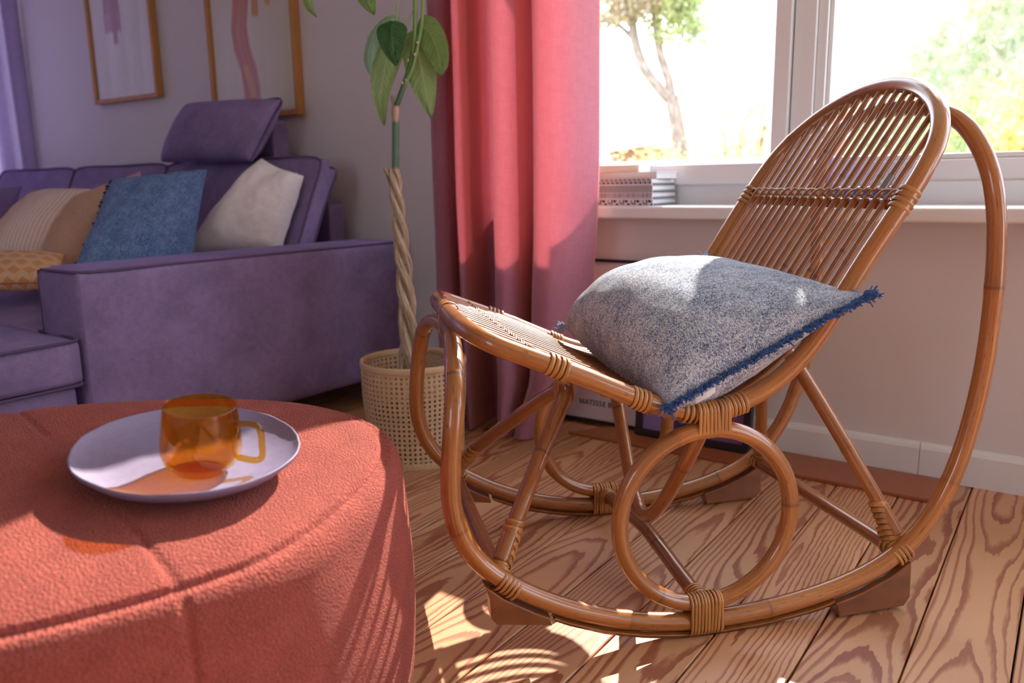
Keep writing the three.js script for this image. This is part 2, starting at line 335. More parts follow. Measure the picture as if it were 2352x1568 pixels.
const blob = (cx, cy, cz, rx, ry, rz, lumps = 7, seed = 1) => { // leaves gathered in lumps on an ellipsoid
  const r0 = rng(seed), L = Array.from({ length: lumps }, () => { const a = r0() * 6.28, h = r0() * 1.8 - 0.8; const k = Math.sqrt(Math.max(0.1, 1 - h * h * 0.8)); return [cx + rx * 0.6 * Math.cos(a) * k, cy + ry * 0.6 * h, cz + rz * 0.6 * Math.sin(a) * k, 0.4 + 0.35 * r0()]; });
  return (r) => { const l = L[Math.floor(r() * L.length)], a = r() * 6.28, u = r() * 2 - 1, k = Math.sqrt(1 - u * u), d = Math.pow(r(), 0.4) * l[3]; return V(l[0] + rx * d * k * Math.cos(a), l[1] + ry * d * u, l[2] + rz * d * k * Math.sin(a)); };
};
const barkTex = texture(64, 128, (u, v) => { const n = noise(u * 10, v * 18, 3) + 0.5 * noise(u * 30, v * 40, 5); return mix3([176, 164, 156], [120, 106, 98], 0.5 + 0.7 * n); });
const bark = std('#ffffff', { map: barkTex, roughness: 1 });
function bush(label, x, z, h, rx, rz, n, size, hex, seed, lumps = 9) {
  const t = thing('garden_bush', label, 'bush', [x, -0.35, z]);
  part('stem', [[0, 0], [0.12, 0.05], [-0.1, -0.05]].map(([a, b]) => tube([V(a * 0.3, 0, b * 0.3), V(a, h * 0.35, b), V(a * 2.4, h * 0.75, b * 2.4)], 0.022, { radial: 7, step: 0.1 })), bark, t);
  foliage(t, n, blob(0, h * 0.52, 0, rx, h * 0.55, rz, lumps, seed), size, hex, seed + 1);
}
bush('pale gold hedge bush left of the forked tree, by the pink curtain', -4.9, -5.6, 1.85, 0.75, 0.6, 5200, 0.06, '#e8dcb8', 41);
bush('straw coloured tall bush behind the forked tree trunk', -4.3, -8.0, 2.1, 1.0, 0.7, 4200, 0.07, '#ead0a4', 42);
bush('amber bush right of the forked tree, rising to the window frame', -3.05, -6.2, 2.25, 0.75, 0.6, 5600, 0.06, '#ecd9ae', 43);
bush('low grey green bush at the foot of the left window pane', -3.1, -5.2, 1.35, 0.75, 0.35, 4200, 0.05, '#b4bda0', 44);
bush('green shrub behind the rattan hoop in the right pane', -0.9, -5.6, 1.75, 0.75, 0.6, 5200, 0.06, '#a5b47c', 45);
bush('golden leafed shrub at the far right of the right pane', -0.38, -4.4, 1.85, 0.42, 0.45, 5200, 0.055, '#ecd59a', 46);
bush('small red flowering bush low behind the rear arch of the chair', -0.85, -4.3, 1.12, 0.28, 0.25, 2200, 0.05, '#d8704e', 47, 5);
{
  const t = thing('forked_tree', 'pale forked tree trunk outside the left window pane', 'tree', [-3.76, -0.35, -6.3]);
  const p = (...q) => q.map(([x, y, z]) => V(x + 3.76, y + 0.35, z + 6.3));
  const grow = (a, b) => (s, L) => mix(a, b, s / L);
  part('trunk', tube(p([-3.70, -0.35, -6.3], [-3.74, 0.5, -6.3], [-3.77, 1.14, -6.3], [-3.85, 1.5, -6.33], [-3.905, 1.72, -6.34]), grow(0.098, 0.078), { radial: 12, step: 0.06 }), bark, t);
  part('branch', tube(p([-3.9, 1.66, -6.34], [-3.95, 1.9, -6.35], [-4.06, 2.2, -6.35], [-4.12, 2.5, -6.37], [-4.2, 3.2, -6.4], [-4.1, 4.0, -6.4]), grow(0.055, 0.03), { radial: 10, step: 0.06 }), bark, t);
  part('branch', tube(p([-3.88, 1.64, -6.34], [-4.05, 1.85, -6.26], [-4.2, 2.06, -6.22], [-4.3, 2.35, -6.2], [-4.38, 2.8, -6.22], [-4.6, 3.6, -6.2]), grow(0.062, 0.03), { radial: 10, step: 0.06 }), bark, t);
  part('branch', tube(p([-4.3, 2.35, -6.2], [-4.55, 2.55, -6.2], [-4.9, 2.62, -6.1]), grow(0.03, 0.012), { radial: 8, step: 0.06 }), bark, t);
  foliage(t, 1500, blob(-0.75, 3.1, 0.1, 0.6, 0.28, 0.5, 8, 51), 0.07, '#b7a890', 52);
  foliage(t, 1800, blob(-0.15, 3.0, 0.0, 0.35, 0.42, 0.4, 7, 53), 0.07, '#b4bd86', 54);
  foliage(t, 260, blob(0.45, 2.75, 0.0, 0.5, 0.3, 0.3, 6, 55), 0.07, '#b9c4a4', 56);
}
{
  const t = thing('garden_shed', 'small brown garden shed half hidden behind the forked tree', 'shed', [-5.35, -0.35, -8.6], 0.6);
  const wood = std('#9a7866'), roofM = std('#d4ccc6');
  part('wall', box(-0.45, 0.45, 0, 1.62, -0.4, 0.4), wood, t);
  const s = new THREE.Shape(); s.moveTo(-0.52, 1.6); s.lineTo(0.52, 1.73); s.lineTo(0.52, 1.7); s.lineTo(-0.52, 1.57); s.lineTo(-0.52, 1.6);
  part('roof', new THREE.ExtrudeGeometry(s, { depth: 0.95, bevelEnabled: false }).translate(0, 0, -0.47), roofM, t);
  part('door', box(-0.2, 0.3, 0.05, 1.5, 0.4, 0.43, 0.005), std('#9b7865'), t);
}
{
  const t = thing('ivy_house', 'ivy covered gable of the house beyond the right window pane', 'house', [-0.6, -0.35, -14]);
  const s = new THREE.Shape(); s.moveTo(-3.2, 0); s.lineTo(-3.2, 2.5); s.lineTo(0.9, 6.6); s.lineTo(5.0, 2.5); s.lineTo(5, 0); s.lineTo(-3.2, 0);
  part('wall', new THREE.ExtrudeGeometry(s, { depth: 5, bevelEnabled: false }).translate(0, 0, -5), std('#cfc4b4'), t);
  const r = new THREE.Shape(); r.moveTo(-3.32, 2.4); r.lineTo(0.9, 6.66); r.lineTo(5.12, 2.4); r.lineTo(5.05, 2.4); r.lineTo(0.9, 6.6); r.lineTo(-3.25, 2.4); r.lineTo(-3.32, 2.4);
  part('roof', new THREE.ExtrudeGeometry(r, { depth: 5.05, bevelEnabled: false }).translate(0, 0, -5.0), std('#e9e2d8'), t);
  foliage(t, 9000, (q) => { for (;;) { const x = -3.15 + q() * 6.2, y = q() * 5.6; if (y < x + 5.6 && y < 6.6 && noise(x * 0.9, y * 0.9, 4) > -0.32) return V(x, y, 0.04 + 0.22 * q()); } }, 0.13, '#d2dcc0', 61);
}
{
  const t = thing('distant_house', 'far pale roofed house low behind the window mullion', 'house', [-5.2, -0.35, -21], 0.5);
  part('wall', box(-1.6, 1.6, 0, 3.1, -1.5, 1.5), std('#b9857a'), t);
  const s = new THREE.Shape(); s.moveTo(-1.9, 2.95); s.lineTo(0, 4.3); s.lineTo(1.9, 2.95); s.lineTo(-1.9, 2.95);
  part('roof', new THREE.ExtrudeGeometry(s, { depth: 3.5, bevelEnabled: false }).translate(0, 0, -1.75), std('#e2c9a4'), t);
}

// ---------------------------------------------------------------- rattan rocking chair (local x: backwards, y: up, z: towards the room)
const K = 8 / 9;
const rattanTex = texture(512, 256, (u, v, x, y) => {
  const long = noise(u * 3, v * 46, 1) * 0.6 + noise(u * 9, v * 110, 2) * 0.5 + noise(u * 26, v * 90, 7) * 0.3, spot = smooth(0.38, 0.6, noise(u * 34, v * 26, 5));
  const c = mix3([192, 128, 62], [142, 80, 34], clamp(0.42 + 0.7 * long));
  return mix3(c, [104, 56, 26], 0.55 * spot * (noise(u * 5, v * 5, 8) > 0 ? 1 : 0.3));
}, { repeat: [1.6, 9.5] });
const caneTex = texture(128, 64, (u, v) => mix3([204, 150, 84], [160, 104, 50], clamp(0.5 + 0.8 * noise(u * 4, v * 20, 3))), { repeat: [6, 60] });
const rattan = phys('#ffffff', { map: rattanTex, vertexColors: true, roughness: 0.32, clearcoat: 1, clearcoatRoughness: 0.07 });
const cane = phys('#ffffff', { map: caneTex, vertexColors: true, roughness: 0.42, clearcoat: 0.45, clearcoatRoughness: 0.25 });
const teak = phys('#ffffff', { map: texture(256, 128, (u, v) => mix3([150, 92, 50], [104, 58, 30], clamp(0.5 + 0.6 * noise(u * 3, v * 30, 4) + 0.3 * noise(u * 30, v * 60, 6)))), roughness: 0.4, clearcoat: 0.4, clearcoatRoughness: 0.3 });
// knuckles of the cane: a swelling, a dark ring and a paler collar, at irregular distances
function knuckled(seed, every, r0, base = [1, 1, 1], swell = 0.055) {
  const r = rng(seed), at = []; for (let s = every * (0.3 + 0.5 * r()); s < 8; s += every * (0.7 + 0.7 * r())) at.push(s);
  const tones = at.map(() => 0.86 + 0.28 * r()), near = (s) => { let b = 0; for (let i = 1; i < at.length; i++) if (Math.abs(at[i] - s) < Math.abs(at[b] - s)) b = i; return b; };
  return {
    radius: (s) => { const d = s - at[near(s)]; return r0 * (1 + swell * Math.exp(-((d / (r0 * 0.55)) ** 2)) - 0.05 * Math.exp(-(((d - r0 * 0.12) / (r0 * 0.1)) ** 2))); },
    color: (s, a) => {
      const i = near(s), d = s - at[i], side = d > 0 ? i : i - 1, tone = tones[(side + tones.length) % tones.length] * (0.97 + 0.05 * Math.sin(a * 2 + seed));
      const ring = Math.exp(-(((d - r0 * 0.12) / (r0 * 0.11)) ** 2)), collar = smooth(r0 * 0.9, 0, Math.abs(d + r0 * 0.35)), flame = Math.exp(-Math.max(0, d) / (r0 * 1.6)) * (d > 0 ? 0.25 : 0);
      const k = tone * (1 - 0.6 * ring) * (1 - flame * (0.6 + 0.4 * Math.sin(a * 3 + seed)));
      return [base[0] * k, base[1] * mix(k, k * 0.9, collar), base[2] * mix(k, k * 0.75, collar)];
    },
  };
}
const chair = thing('rocking_chair', 'honey coloured rattan rocking chair holding the fringed blue cushion', 'rocking chair', [-0.6617, 0.0024, 0.8437], 0.8264);
const cp = (a, h, b) => V(a * K, h * K, b * K);
function rod(name, pts, r0, seed, { closed = false, base, every = 0.3, rounds = 1, radial = 16, step = 0.005, swell, parent = chair } = {}) {
  const k = knuckled(seed, every, r0 * K, base, swell);
  return part(name, tube(smoothPath(pts, closed, rounds), k.radius, { closed, radial, step, color: k.color }), rattan, parent);
}
const R0 = 0.0186;
// one closed bow: rockers, front risers and the tall arch behind the back
const bowHalf = [[-0.513, 0.598, 0.0], [-0.518, 0.597, 0.06], [-0.524, 0.594, 0.13], [-0.532, 0.584, 0.205], [-0.54, 0.56, 0.268], [-0.546, 0.52, 0.302], [-0.5505, 0.475, 0.31], [-0.5565, 0.43, 0.311], [-0.5615, 0.38, 0.311], [-0.563, 0.335, 0.311], [-0.558, 0.295, 0.311], [-0.546, 0.256, 0.311], [-0.526, 0.221, 0.311], [-0.499, 0.189, 0.311], [-0.46, 0.153, 0.311], [-0.40, 0.117, 0.311], [-0.334, 0.084, 0.311], [-0.26, 0.056, 0.311], [-0.18, 0.0365, 0.311], [-0.10, 0.0258, 0.311], [-0.02, 0.0233, 0.311], [0.08, 0.0278, 0.311], [0.19, 0.0425, 0.311], [0.285, 0.067, 0.311], [0.352, 0.095, 0.311], [0.395, 0.123, 0.311], [0.43, 0.157, 0.311], [0.458, 0.193, 0.311], [0.483, 0.233, 0.311], [0.503, 0.278, 0.311], [0.52, 0.33, 0.311], [0.535, 0.39, 0.311], [0.547, 0.455, 0.311], [0.556, 0.525, 0.311], [0.560, 0.6, 0.311], [0.5595, 0.68, 0.311], [0.555, 0.76, 0.312], [0.549, 0.82, 0.312], [0.541, 0.87, 0.309], [0.535, 0.915, 0.297], [0.532, 0.955, 0.274], [0.53, 0.99, 0.243], [0.53, 1.02, 0.206], [0.53, 1.042, 0.16], [0.53, 1.053, 0.08], [0.53, 1.056, 0.0]];
const bow = [...bowHalf, ...bowHalf.slice(1, -1).reverse().map(([a, h, b]) => [a, h, -b])];
rod('rocker_bow', bow.map((q) => cp(...q)), R0, 3, { closed: true, every: 0.36, rounds: 2 });
// seat and back hoop
const railHalf = [[-0.520, 0.6365, 0.0], [-0.519, 0.636, 0.1], [-0.516, 0.6345, 0.18], [-0.508, 0.631, 0.236], [-0.494, 0.624, 0.274], [-0.47, 0.6125, 0.297], [-0.43, 0.597, 0.303], [-0.35, 0.564, 0.303], [-0.30, 0.5425, 0.303], [-0.2387, 0.514, 0.303], [-0.18, 0.487, 0.303], [-0.13, 0.4685, 0.303], [-0.087, 0.4605, 0.303], [-0.043, 0.461, 0.303], [0.0056, 0.470, 0.303], [0.059, 0.4915, 0.303], [0.108, 0.525, 0.303], [0.1516, 0.568, 0.303], [0.19, 0.621, 0.303], [0.232, 0.691, 0.302], [0.272, 0.752, 0.303], [0.312, 0.812, 0.305], [0.344, 0.8585, 0.307], [0.385, 0.9185, 0.304], [0.410, 0.956, 0.293], [0.431, 0.986, 0.276], [0.451, 1.0155, 0.250], [0.471, 1.0455, 0.212], [0.487, 1.069, 0.166], [0.4995, 1.0875, 0.118], [0.5085, 1.1005, 0.06], [0.511, 1.104, 0.0]];
const rail = [...railHalf, ...railHalf.slice(1, -1).reverse().map(([a, h, b]) => [a, h, -b])];
rod('seat_hoop', rail.map((q) => cp(...q)), R0, 8, { closed: true, every: 0.4, rounds: 1 });
const railAt = (a) => { for (let i = 7; i < railHalf.length - 1; i++) if (a <= railHalf[i + 1][0]) { const t = (a - railHalf[i][0]) / (railHalf[i + 1][0] - railHalf[i][0]); return mix(railHalf[i][1], railHalf[i + 1][1], t); } return 1.104; };
for (const side of [1, -1]) {
  const b = side * 0.311, ring = [];
  for (let i = 0; i < 40; i++) { const t = i / 40 * Math.PI * 2 + side; ring.push(cp(-0.055 + 0.181 * Math.cos(t), 0.2465 + 0.181 * Math.sin(t), b)); }
  rod('side_ring', ring, 0.0168, side > 0 ? 15 : 29, { closed: true, every: 0.36, rounds: 0 });
  // flat runner under the rocker and the two stop blocks
  const run = []; for (const [a, h] of bowHalf.slice(10, 28)) run.push([a, h]);
  const under = (a) => { for (let i = 0; i < run.length - 1; i++) if (a >= run[i][0] && a <= run[i + 1][0]) { const t = (a - run[i][0]) / (run[i + 1][0] - run[i][0]), na = run[i + 1][0] - run[i][0], nh = run[i + 1][1] - run[i][1], l = Math.hypot(na, nh); return [a + nh / l * 0.0198, mix(run[i][1], run[i + 1][1], t) - na / l * 0.0198]; } return [a, 0]; };
  const P = []; for (let i = 0; i <= 60; i++) P.push(under(mix(-0.36, 0.23, i / 60)));
  part('runner_strip', grid(60, 4, (u, v) => { const i = Math.round(u * 60), q = P[i], e = [[-0.011, 0.002], [0.011, 0.002], [0.011, -0.0065], [-0.011, -0.0065], [-0.011, 0.002]][Math.round(v * 4)]; return { p: cp(q[0], Math.max(q[1] + e[1], -0.0024 / K), b + e[0]), uv: [u * 0.5, v * 0.05], c: [0.7, 0.62, 0.55] }; }, { flip: true }).toNonIndexed(), rattan, chair);
  const block = (top, low) => {
    const s = new THREE.Shape(); const pts = [...top, ...low]; pts.forEach(([a, h], i) => (i ? s.lineTo(a * K, h * K) : s.moveTo(a * K, h * K))); s.closePath();
    return new THREE.ExtrudeGeometry(s, { depth: 0.03 * K, bevelEnabled: true, bevelSize: 0.0025, bevelThickness: 0.0025, bevelSegments: 2 }).translate(0, 0, (b - 0.015) * K);
  };
  const edge = (a0, a1) => Array.from({ length: 9 }, (_, i) => { const q = under(mix(a0, a1, i / 8)); return [q[0], q[1] - 0.0035]; });
  part('stop_block', block(edge(0.232, 0.386).map((q) => q), [[0.4035, 0.100], [0.4065, 0.026], [0.3945, 0.0085], [0.245, 0.004]]), teak, chair);
  part('stop_block', block(edge(-0.489, -0.372), [[-0.378, 0.0705], [-0.481, 0.0865], [-0.4905, 0.098], [-0.4925, 0.138]]), teak, chair);
}
// cross pieces and braces
rod('stretcher', [[-0.474, 0.168, -0.30], [-0.474, 0.168, 0], [-0.474, 0.168, 0.30]].map((q) => cp(...q)), 0.0165, 31, { every: 0.34, base: [0.86, 0.82, 0.78] });
rod('stretcher', [[0.388, 0.121, -0.30], [0.388, 0.121, 0], [0.388, 0.121, 0.30]].map((q) => cp(...q)), 0.0165, 33, { every: 0.3, base: [0.78, 0.74, 0.74] });
rod('stretcher', [[-0.055, 0.0605, -0.325], [-0.055, 0.066, -0.2], [-0.056, 0.084, -0.06], [-0.056, 0.088, 0], [-0.056, 0.084, 0.06], [-0.055, 0.066, 0.2], [-0.055, 0.0605, 0.292]].map((q) => cp(...q)), 0.0165, 35, { every: 0.26, base: [0.76, 0.72, 0.7] });
const vee = (half) => [...half, ...half.slice(0, -1).reverse().map(([a, h, b]) => [a, h, -b])].map((q) => cp(...q));
rod('brace', vee([[-0.05, 0.438, 0.284], [-0.052, 0.36, 0.232], [-0.056, 0.27, 0.168], [-0.062, 0.185, 0.098], [-0.066, 0.139, 0.05], [-0.067, 0.12, 0.0]]), 0.0162, 37, { every: 0.24, base: [0.88, 0.8, 0.76] });
rod('brace', vee([[-0.464, 0.192, 0.285], [-0.41, 0.262, 0.215], [-0.35, 0.338, 0.135], [-0.292, 0.405, 0.068], [-0.264, 0.435, 0.036], [-0.253, 0.444, 0.0]]), 0.0165, 41, { every: 0.3, base: [0.86, 0.78, 0.74] });
rod('brace', vee([[0.397, 0.152, 0.288], [0.35, 0.283, 0.204], [0.3, 0.408, 0.128], [0.256, 0.505, 0.072], [0.226, 0.565, 0.036], [0.214, 0.586, 0.0]]), 0.0152, 43, { every: 0.22, base: [0.85, 0.8, 0.78] });
for (const [a, dh, half, r] of [[-0.36, -0.012, 0.298, 0.0115], [-0.262, -0.010, 0.298, 0.0125], [-0.18, -0.012, 0.298, 0.0125], [0.357, 0, 0.298, 0.011]]) {
  const h = a > 0 ? 0.8445 : railAt(a) + dh; rod('crossbar', [[a, h, -half], [a, h, 0], [a, h, half]].map((q) => cp(...q)), r, 51 + a * 10, { base: [0.82, 0.74, 0.66], radial: 10 });
}
// slats of the back and of the seat
{
  const r = rng(5), tops = railHalf.slice(22);
  for (let i = 0; i < 17; i++) {
    const b = mix(-0.274, 0.252, i / 16) + (r() - 0.5) * 0.002;
    let end = tops.at(-1); for (let k = 0; k < tops.length - 1; k++) if (Math.abs(b) <= tops[k][2] && Math.abs(b) >= tops[k + 1][2]) { const t = (tops[k][2] - Math.abs(b)) / (tops[k][2] - tops[k + 1][2]); end = [mix(tops[k][0], tops[k + 1][0], t), mix(tops[k][1], tops[k + 1][1], t)]; }
    const pts = []; for (let a = -0.2; a < end[0] - 0.02; a += 0.035) pts.push([a, railAt(a), b]);
    pts.push([end[0], end[1], b]);
    const tone = 0.62 + 0.22 * r(), k = [tone * 1.02, tone * 0.9, tone * 0.86];
    rod('back_slat', pts.map(([a, h, z]) => cp(a - 0.001, h + 0.002, z)), 0.0063, 100 + i, { every: 0.17, base: k, radial: 9, step: 0.006, swell: 0.16 });
    if (i === 15) part('metal_sleeve', tube([[0.352, 0], [0.362, 0], [0.372, 0]].map(([a]) => cp(a - 0.001, railAt(a) + 0.002, b)), 0.0074, { radial: 12, step: 0.01 }), std('#8d8580', { metalness: 0.7, roughness: 0.45 }), chair);
  }
  for (let i = 0; i < 14; i++) {
    const b = mix(-0.268, 0.268, i / 13) + (r() - 0.5) * 0.003, front = -0.517 + Math.max(0, Math.abs(b) - 0.2) * 0.3, back = -0.235 + 0.02 * r(), tone = 0.74 + 0.26 * r();
    const pts = []; for (let k = 0; k <= 6; k++) { const a = mix(front, back, k / 6); pts.push([a, railAt(Math.max(a, -0.43)) + (a < -0.43 ? (-0.43 - a) * 0.44 : 0) + 0.0085, b * (1 + 0.02 * k / 6)]); }
    rod('seat_slat', pts.map((q) => cp(...q)), 0.0056, 140 + i, { every: 0.2, base: [tone, tone * 0.92, tone * 0.88], radial: 9, step: 0.006, swell: 0.12 });
  }
}
// cane lashings: each wrap is one flat strip closed round one or two tubes
function wrap(c, axis, up, half, R, width = 0.0042, thick = 0.0016) {
  const out = axis.clone().cross(up).normalize(), n = 30;
  return grid(8, n, (u, v) => {
    const t = v * Math.PI * 2, cx = Math.cos(t), sx = Math.sin(t), d = out.clone().multiplyScalar(cx).addScaledVector(up, sx), f = u * Math.PI * 2;
    const p = c.clone().addScaledVector(up, half * Math.sign(Math.abs(sx) < 1e-6 ? 0 : sx) * Math.min(1, Math.abs(sx) * 6)).addScaledVector(d, R + thick * Math.cos(f)).addScaledVector(axis, width / 2 * Math.sin(f));
    return { p, uv: [v * 0.12, u * 0.01], c: [1, 1, 1] };
  }, { closedU: true, closedV: true });
}
const vn = (a) => a.clone().normalize();
function lashing(points, count, R, { half = 0, up, width, jitter = 0.0006, seed = 1, tilt = 0 } = {}) { // wraps spread along points[0] -> points[1]
  const r = rng(seed), [A, B] = points, ax = vn(B.clone().sub(A)), list = [];
  let U = up ? up.clone() : Math.abs(ax.y) < 0.8 ? V(0, 1, 0) : V(1, 0, 0); U.addScaledVector(ax, -U.dot(ax)).normalize();
  for (let i = 0; i < count; i++) {
    const c = A.clone().lerp(B, count > 1 ? i / (count - 1) : 0.5).addScaledVector(U, (r() - 0.5) * jitter), s = tilt + (r() - 0.5) * 0.08, a2 = ax.clone().addScaledVector(U, s).normalize(), u2 = U.clone().addScaledVector(a2, -U.dot(a2)).normalize();
    const g = wrap(c, a2, u2, half, R + (r() - 0.5) * 0.0005, width); const k = 0.82 + 0.3 * r(), q = g.attributes.color; for (let j = 0; j < q.count; j++) q.setXYZ(j, k, k * 0.97, k * 0.93); list.push(g);
  }
  return list;
}
const railPt = (a, b) => cp(a, railAt(a), b);
for (const s of [1, -1]) {
  const b = s * 0.303, c = s * 0.311, RR = R0 * K;
  part('cane_lashing', lashing([railPt(-0.373, b), railPt(-0.343, b)], 4, RR + 0.0016, { seed: 1 + s, width: 0.0078 }), cane, chair);
  part('cane_lashing', lashing([railPt(-0.21, b), railPt(-0.184, b)], 4, RR + 0.0016, { seed: 4 + s, width: 0.0075, tilt: 0.15 }), cane, chair);
  part('cane_lashing', lashing([railPt(0.33, b), railPt(0.352, b)], 4, RR + 0.0016, { seed: 7 + s, width: 0.0078 }), cane, chair);
  // rail to ring: thirteen wraps on the rail, nine of them going round the ring as well
  const low = cp(-0.082, 0.4455, (b + c) / 2), lowB = cp(-0.022, 0.4475, (b + c) / 2);
  part('cane_lashing', [...lashing([low, lowB], 9, RR + 0.002, { half: 0.0150 * K, up: V(0, 1, 0), seed: 11 + s, width: 0.0064 }), ...lashing([railPt(-0.108, b), railPt(-0.085, b)], 3, RR + 0.002, { seed: 13 + s, width: 0.0068 }), ...lashing([railPt(-0.016, b), railPt(0.016, b)], 5, RR + 0.002, { seed: 15 + s, width: 0.0068 })], cane, chair);
  // ring to rocker
  part('cane_lashing', lashing([cp(-0.088, 0.043, c), cp(-0.024, 0.043, c)], 10, RR + 0.002, { half: 0.0225 * K, up: V(0, 1, 0), seed: 17 + s, width: 0.0058 }), cane, chair);
  // front foot and rear foot of the braces
  part('cane_lashing', lashing([cp(-0.474, 0.166, c), cp(-0.445, 0.143, c)], 5, RR + 0.0018, { seed: 21 + s, width: 0.0064 }), cane, chair);
  part('cane_lashing', [...lashing([cp(-0.47, 0.172, s * 0.286), cp(-0.425, 0.243, s * 0.232)], 8, 0.0162, { seed: 23 + s, width: 0.0105, tilt: 0.3 }), ...lashing([cp(-0.468, 0.172, s * 0.288), cp(-0.438, 0.22, s * 0.25)], 5, 0.0168, { seed: 27 + s, width: 0.009, tilt: -0.35 })], cane, chair);
  part('cane_lashing', lashing([cp(0.378, 0.112, c), cp(0.402, 0.129, c)], 4, RR + 0.0018, { seed: 31 + s, width: 0.0066 }), cane, chair);
  part('cane_lashing', [...lashing([cp(0.395, 0.128, s * 0.286), cp(0.375, 0.205, s * 0.25)], 8, 0.0158, { seed: 33 + s, width: 0.0105, tilt: 0.35 }), ...lashing([cp(0.392, 0.125, s * 0.28), cp(0.386, 0.16, s * 0.262)], 5, 0.0164, { seed: 35 + s, width: 0.009, tilt: -0.3 }), ...lashing([cp(0.388, 0.121, s * 0.27), cp(0.388, 0.121, s * 0.298)], 3, 0.0166, { seed: 36 + s, width: 0.0072 })], cane, chair);
  part('cane_lashing', lashing([cp(-0.055, 0.0615, s * 0.262), cp(-0.055, 0.061, s * 0.288)], 4, 0.0166, { seed: 37 + s, width: 0.006 }), cane, chair);
  // zigzag cord under the rail
  const zig = []; for (let i = 0; i <= 90; i++) { const t = i / 90, a = mix(-0.33, -0.03, t), f = t * Math.PI * 2 * 19; zig.push(cp(a, railAt(a) - 0.0115 + 0.0075 * Math.sin(f), b + s * 0.0085 * Math.cos(f))); }
  part('cane_cord', tube(zig, 0.0017, { radial: 6, step: 0.003, color: () => [0.82, 0.74, 0.66] }), cane, chair);
}
// apex lashings of the front brace, the strap over the front bar, woven cords across seat and back
part('cane_lashing', lashing([cp(-0.258, 0.446, -0.012), cp(-0.258, 0.446, 0.018)], 4, 0.0162, { half: 0.012, up: V(0, 1, 0), seed: 41, width: 0.0045 }), cane, chair);
{
  const strap = wrap(cp(-0.5165, 0.617, 0.03), V(0, 0, 1), V(0, 1, 0), 0.019 * K, R0 * K + 0.002, 0.012, 0.0013); part('cane_strap', strap, cane, chair);
  const plait = (pts, amp, turns, r) => [0, 1].map((k) => { const c = new THREE.CatmullRomCurve3(pts), q = []; for (let i = 0; i <= turns * 8; i++) { const t = i / (turns * 8), p = c.getPoint(t), f = t * turns * Math.PI * 2 + k * Math.PI; q.push(p.add(V(amp * Math.cos(f), amp * 0.8 * Math.sin(f), 0))); } return tube(q, r, { radial: 6, step: 0.003, color: () => [0.95, 0.86, 0.74] }); });
  const seatTop = (a) => railAt(Math.max(a, -0.43)) + (a < -0.43 ? (-0.43 - a) * 0.44 : 0) + 0.0145;
  part('woven_cord', plait([cp(-0.425, seatTop(-0.425), -0.285), cp(-0.415, seatTop(-0.415), 0), cp(-0.395, seatTop(-0.395), 0.24), cp(-0.37, seatTop(-0.37) - 0.003, 0.29)], 0.0022, 22, 0.0016), cane, chair);
  const w = []; for (let i = 0; i <= 150; i++) { const t = i / 150, b = mix(-0.29, 0.292, t), f = t * Math.PI * 2 * 17.7, a = 0.344; w.push(cp(a - 0.007 - 0.009 * Math.cos(f), 0.8585 + 0.004 - 0.004 * Math.cos(f) + 0.009 * Math.sin(f) * 0.9, b)); }
  const w2 = w.map((p, i) => V(p.x, p.y + 0.002, p.z)); const u2 = []; for (let i = 0; i <= 150; i++) { const t = i / 150, b = mix(-0.29, 0.292, t), f = t * Math.PI * 2 * 17.7 + 2.4, a = 0.347; u2.push(cp(a - 0.007 - 0.01 * Math.cos(f), 0.8535 + 0.009 * Math.sin(f), b)); }
  const top = Array.from({ length: 40 }, (_, i) => cp(0.339 - 0.0015 * Math.sin(i * 2.8), 0.874 + 0.002 * Math.sin(i * 2.8), mix(-0.295, 0.298, i / 39)));
  part('woven_cord', [tube(w2, 0.0021, { radial: 6, step: 0.003, color: () => [0.8, 0.72, 0.62] }), tube(u2, 0.0021, { radial: 6, step: 0.003, color: () => [0.78, 0.7, 0.6] }), tube(top, 0.0026, { radial: 7, step: 0.004, color: () => [0.85, 0.76, 0.64] })], cane, chair);
}

// ---------------------------------------------------------------- fringed cushion on the chair
function heather(seed, light, mid, dark, warpBias = 0.5) {
  const r = rng(seed), N = 512, T = 210, cell = new Float32Array(T * T);
  for (let y = 0; y < T; y++) for (let x = 0; x < T;) { const run = 1 + Math.floor(r() * 3), v = r(); for (let k = 0; k < run && x < T; k++, x++) cell[y * T + x] = v; }
  const large = tileNoise(seed + 1, 10), slub = tileNoise(seed + 2, 60), thread = (t) => { const f = t * T - Math.floor(t * T); return Math.sin(Math.PI * f); };
  const at = (u, v) => { const i = Math.min(T - 1, Math.floor(u * T)), j = Math.min(T - 1, Math.floor(v * T)); return [cell[j * T + i], (i + j) & 1]; };
  const map = texture(N, N, (u, v) => { const [c, over] = at(u, v), k = clamp(0.1 + 0.8 * c + (over ? 0.1 : -0.1) + 0.2 * (large(u, v) - 0.5) + 0.2 * (slub(u, v * 0.25) - 0.5)); return k < 0.36 ? mix3(dark, mid, k / 0.36) : mix3(mid, light, clamp((k - 0.36) / 0.42)); }, { repeat: [1 / 0.2, 1 / 0.2] });
  const bump = texture(N, N, (u, v) => { const [c, over] = at(u, v); return 255 * (0.25 * c + 0.75 * (over ? thread(v) : thread(u)) * 0.9); }, { srgb: false, repeat: [1 / 0.2, 1 / 0.2] });
  return { map, bumpMap: bump };
}
const chambray = phys('#ffffff', { ...heather(71, [222, 224, 230], [128, 146, 178], [38, 50, 84]), roughness: 0.95, bumpScale: 0.0005, sheen: 0.2, sheenRoughness: 0.7, sheenColor: new THREE.Color('#c8d4e8') });
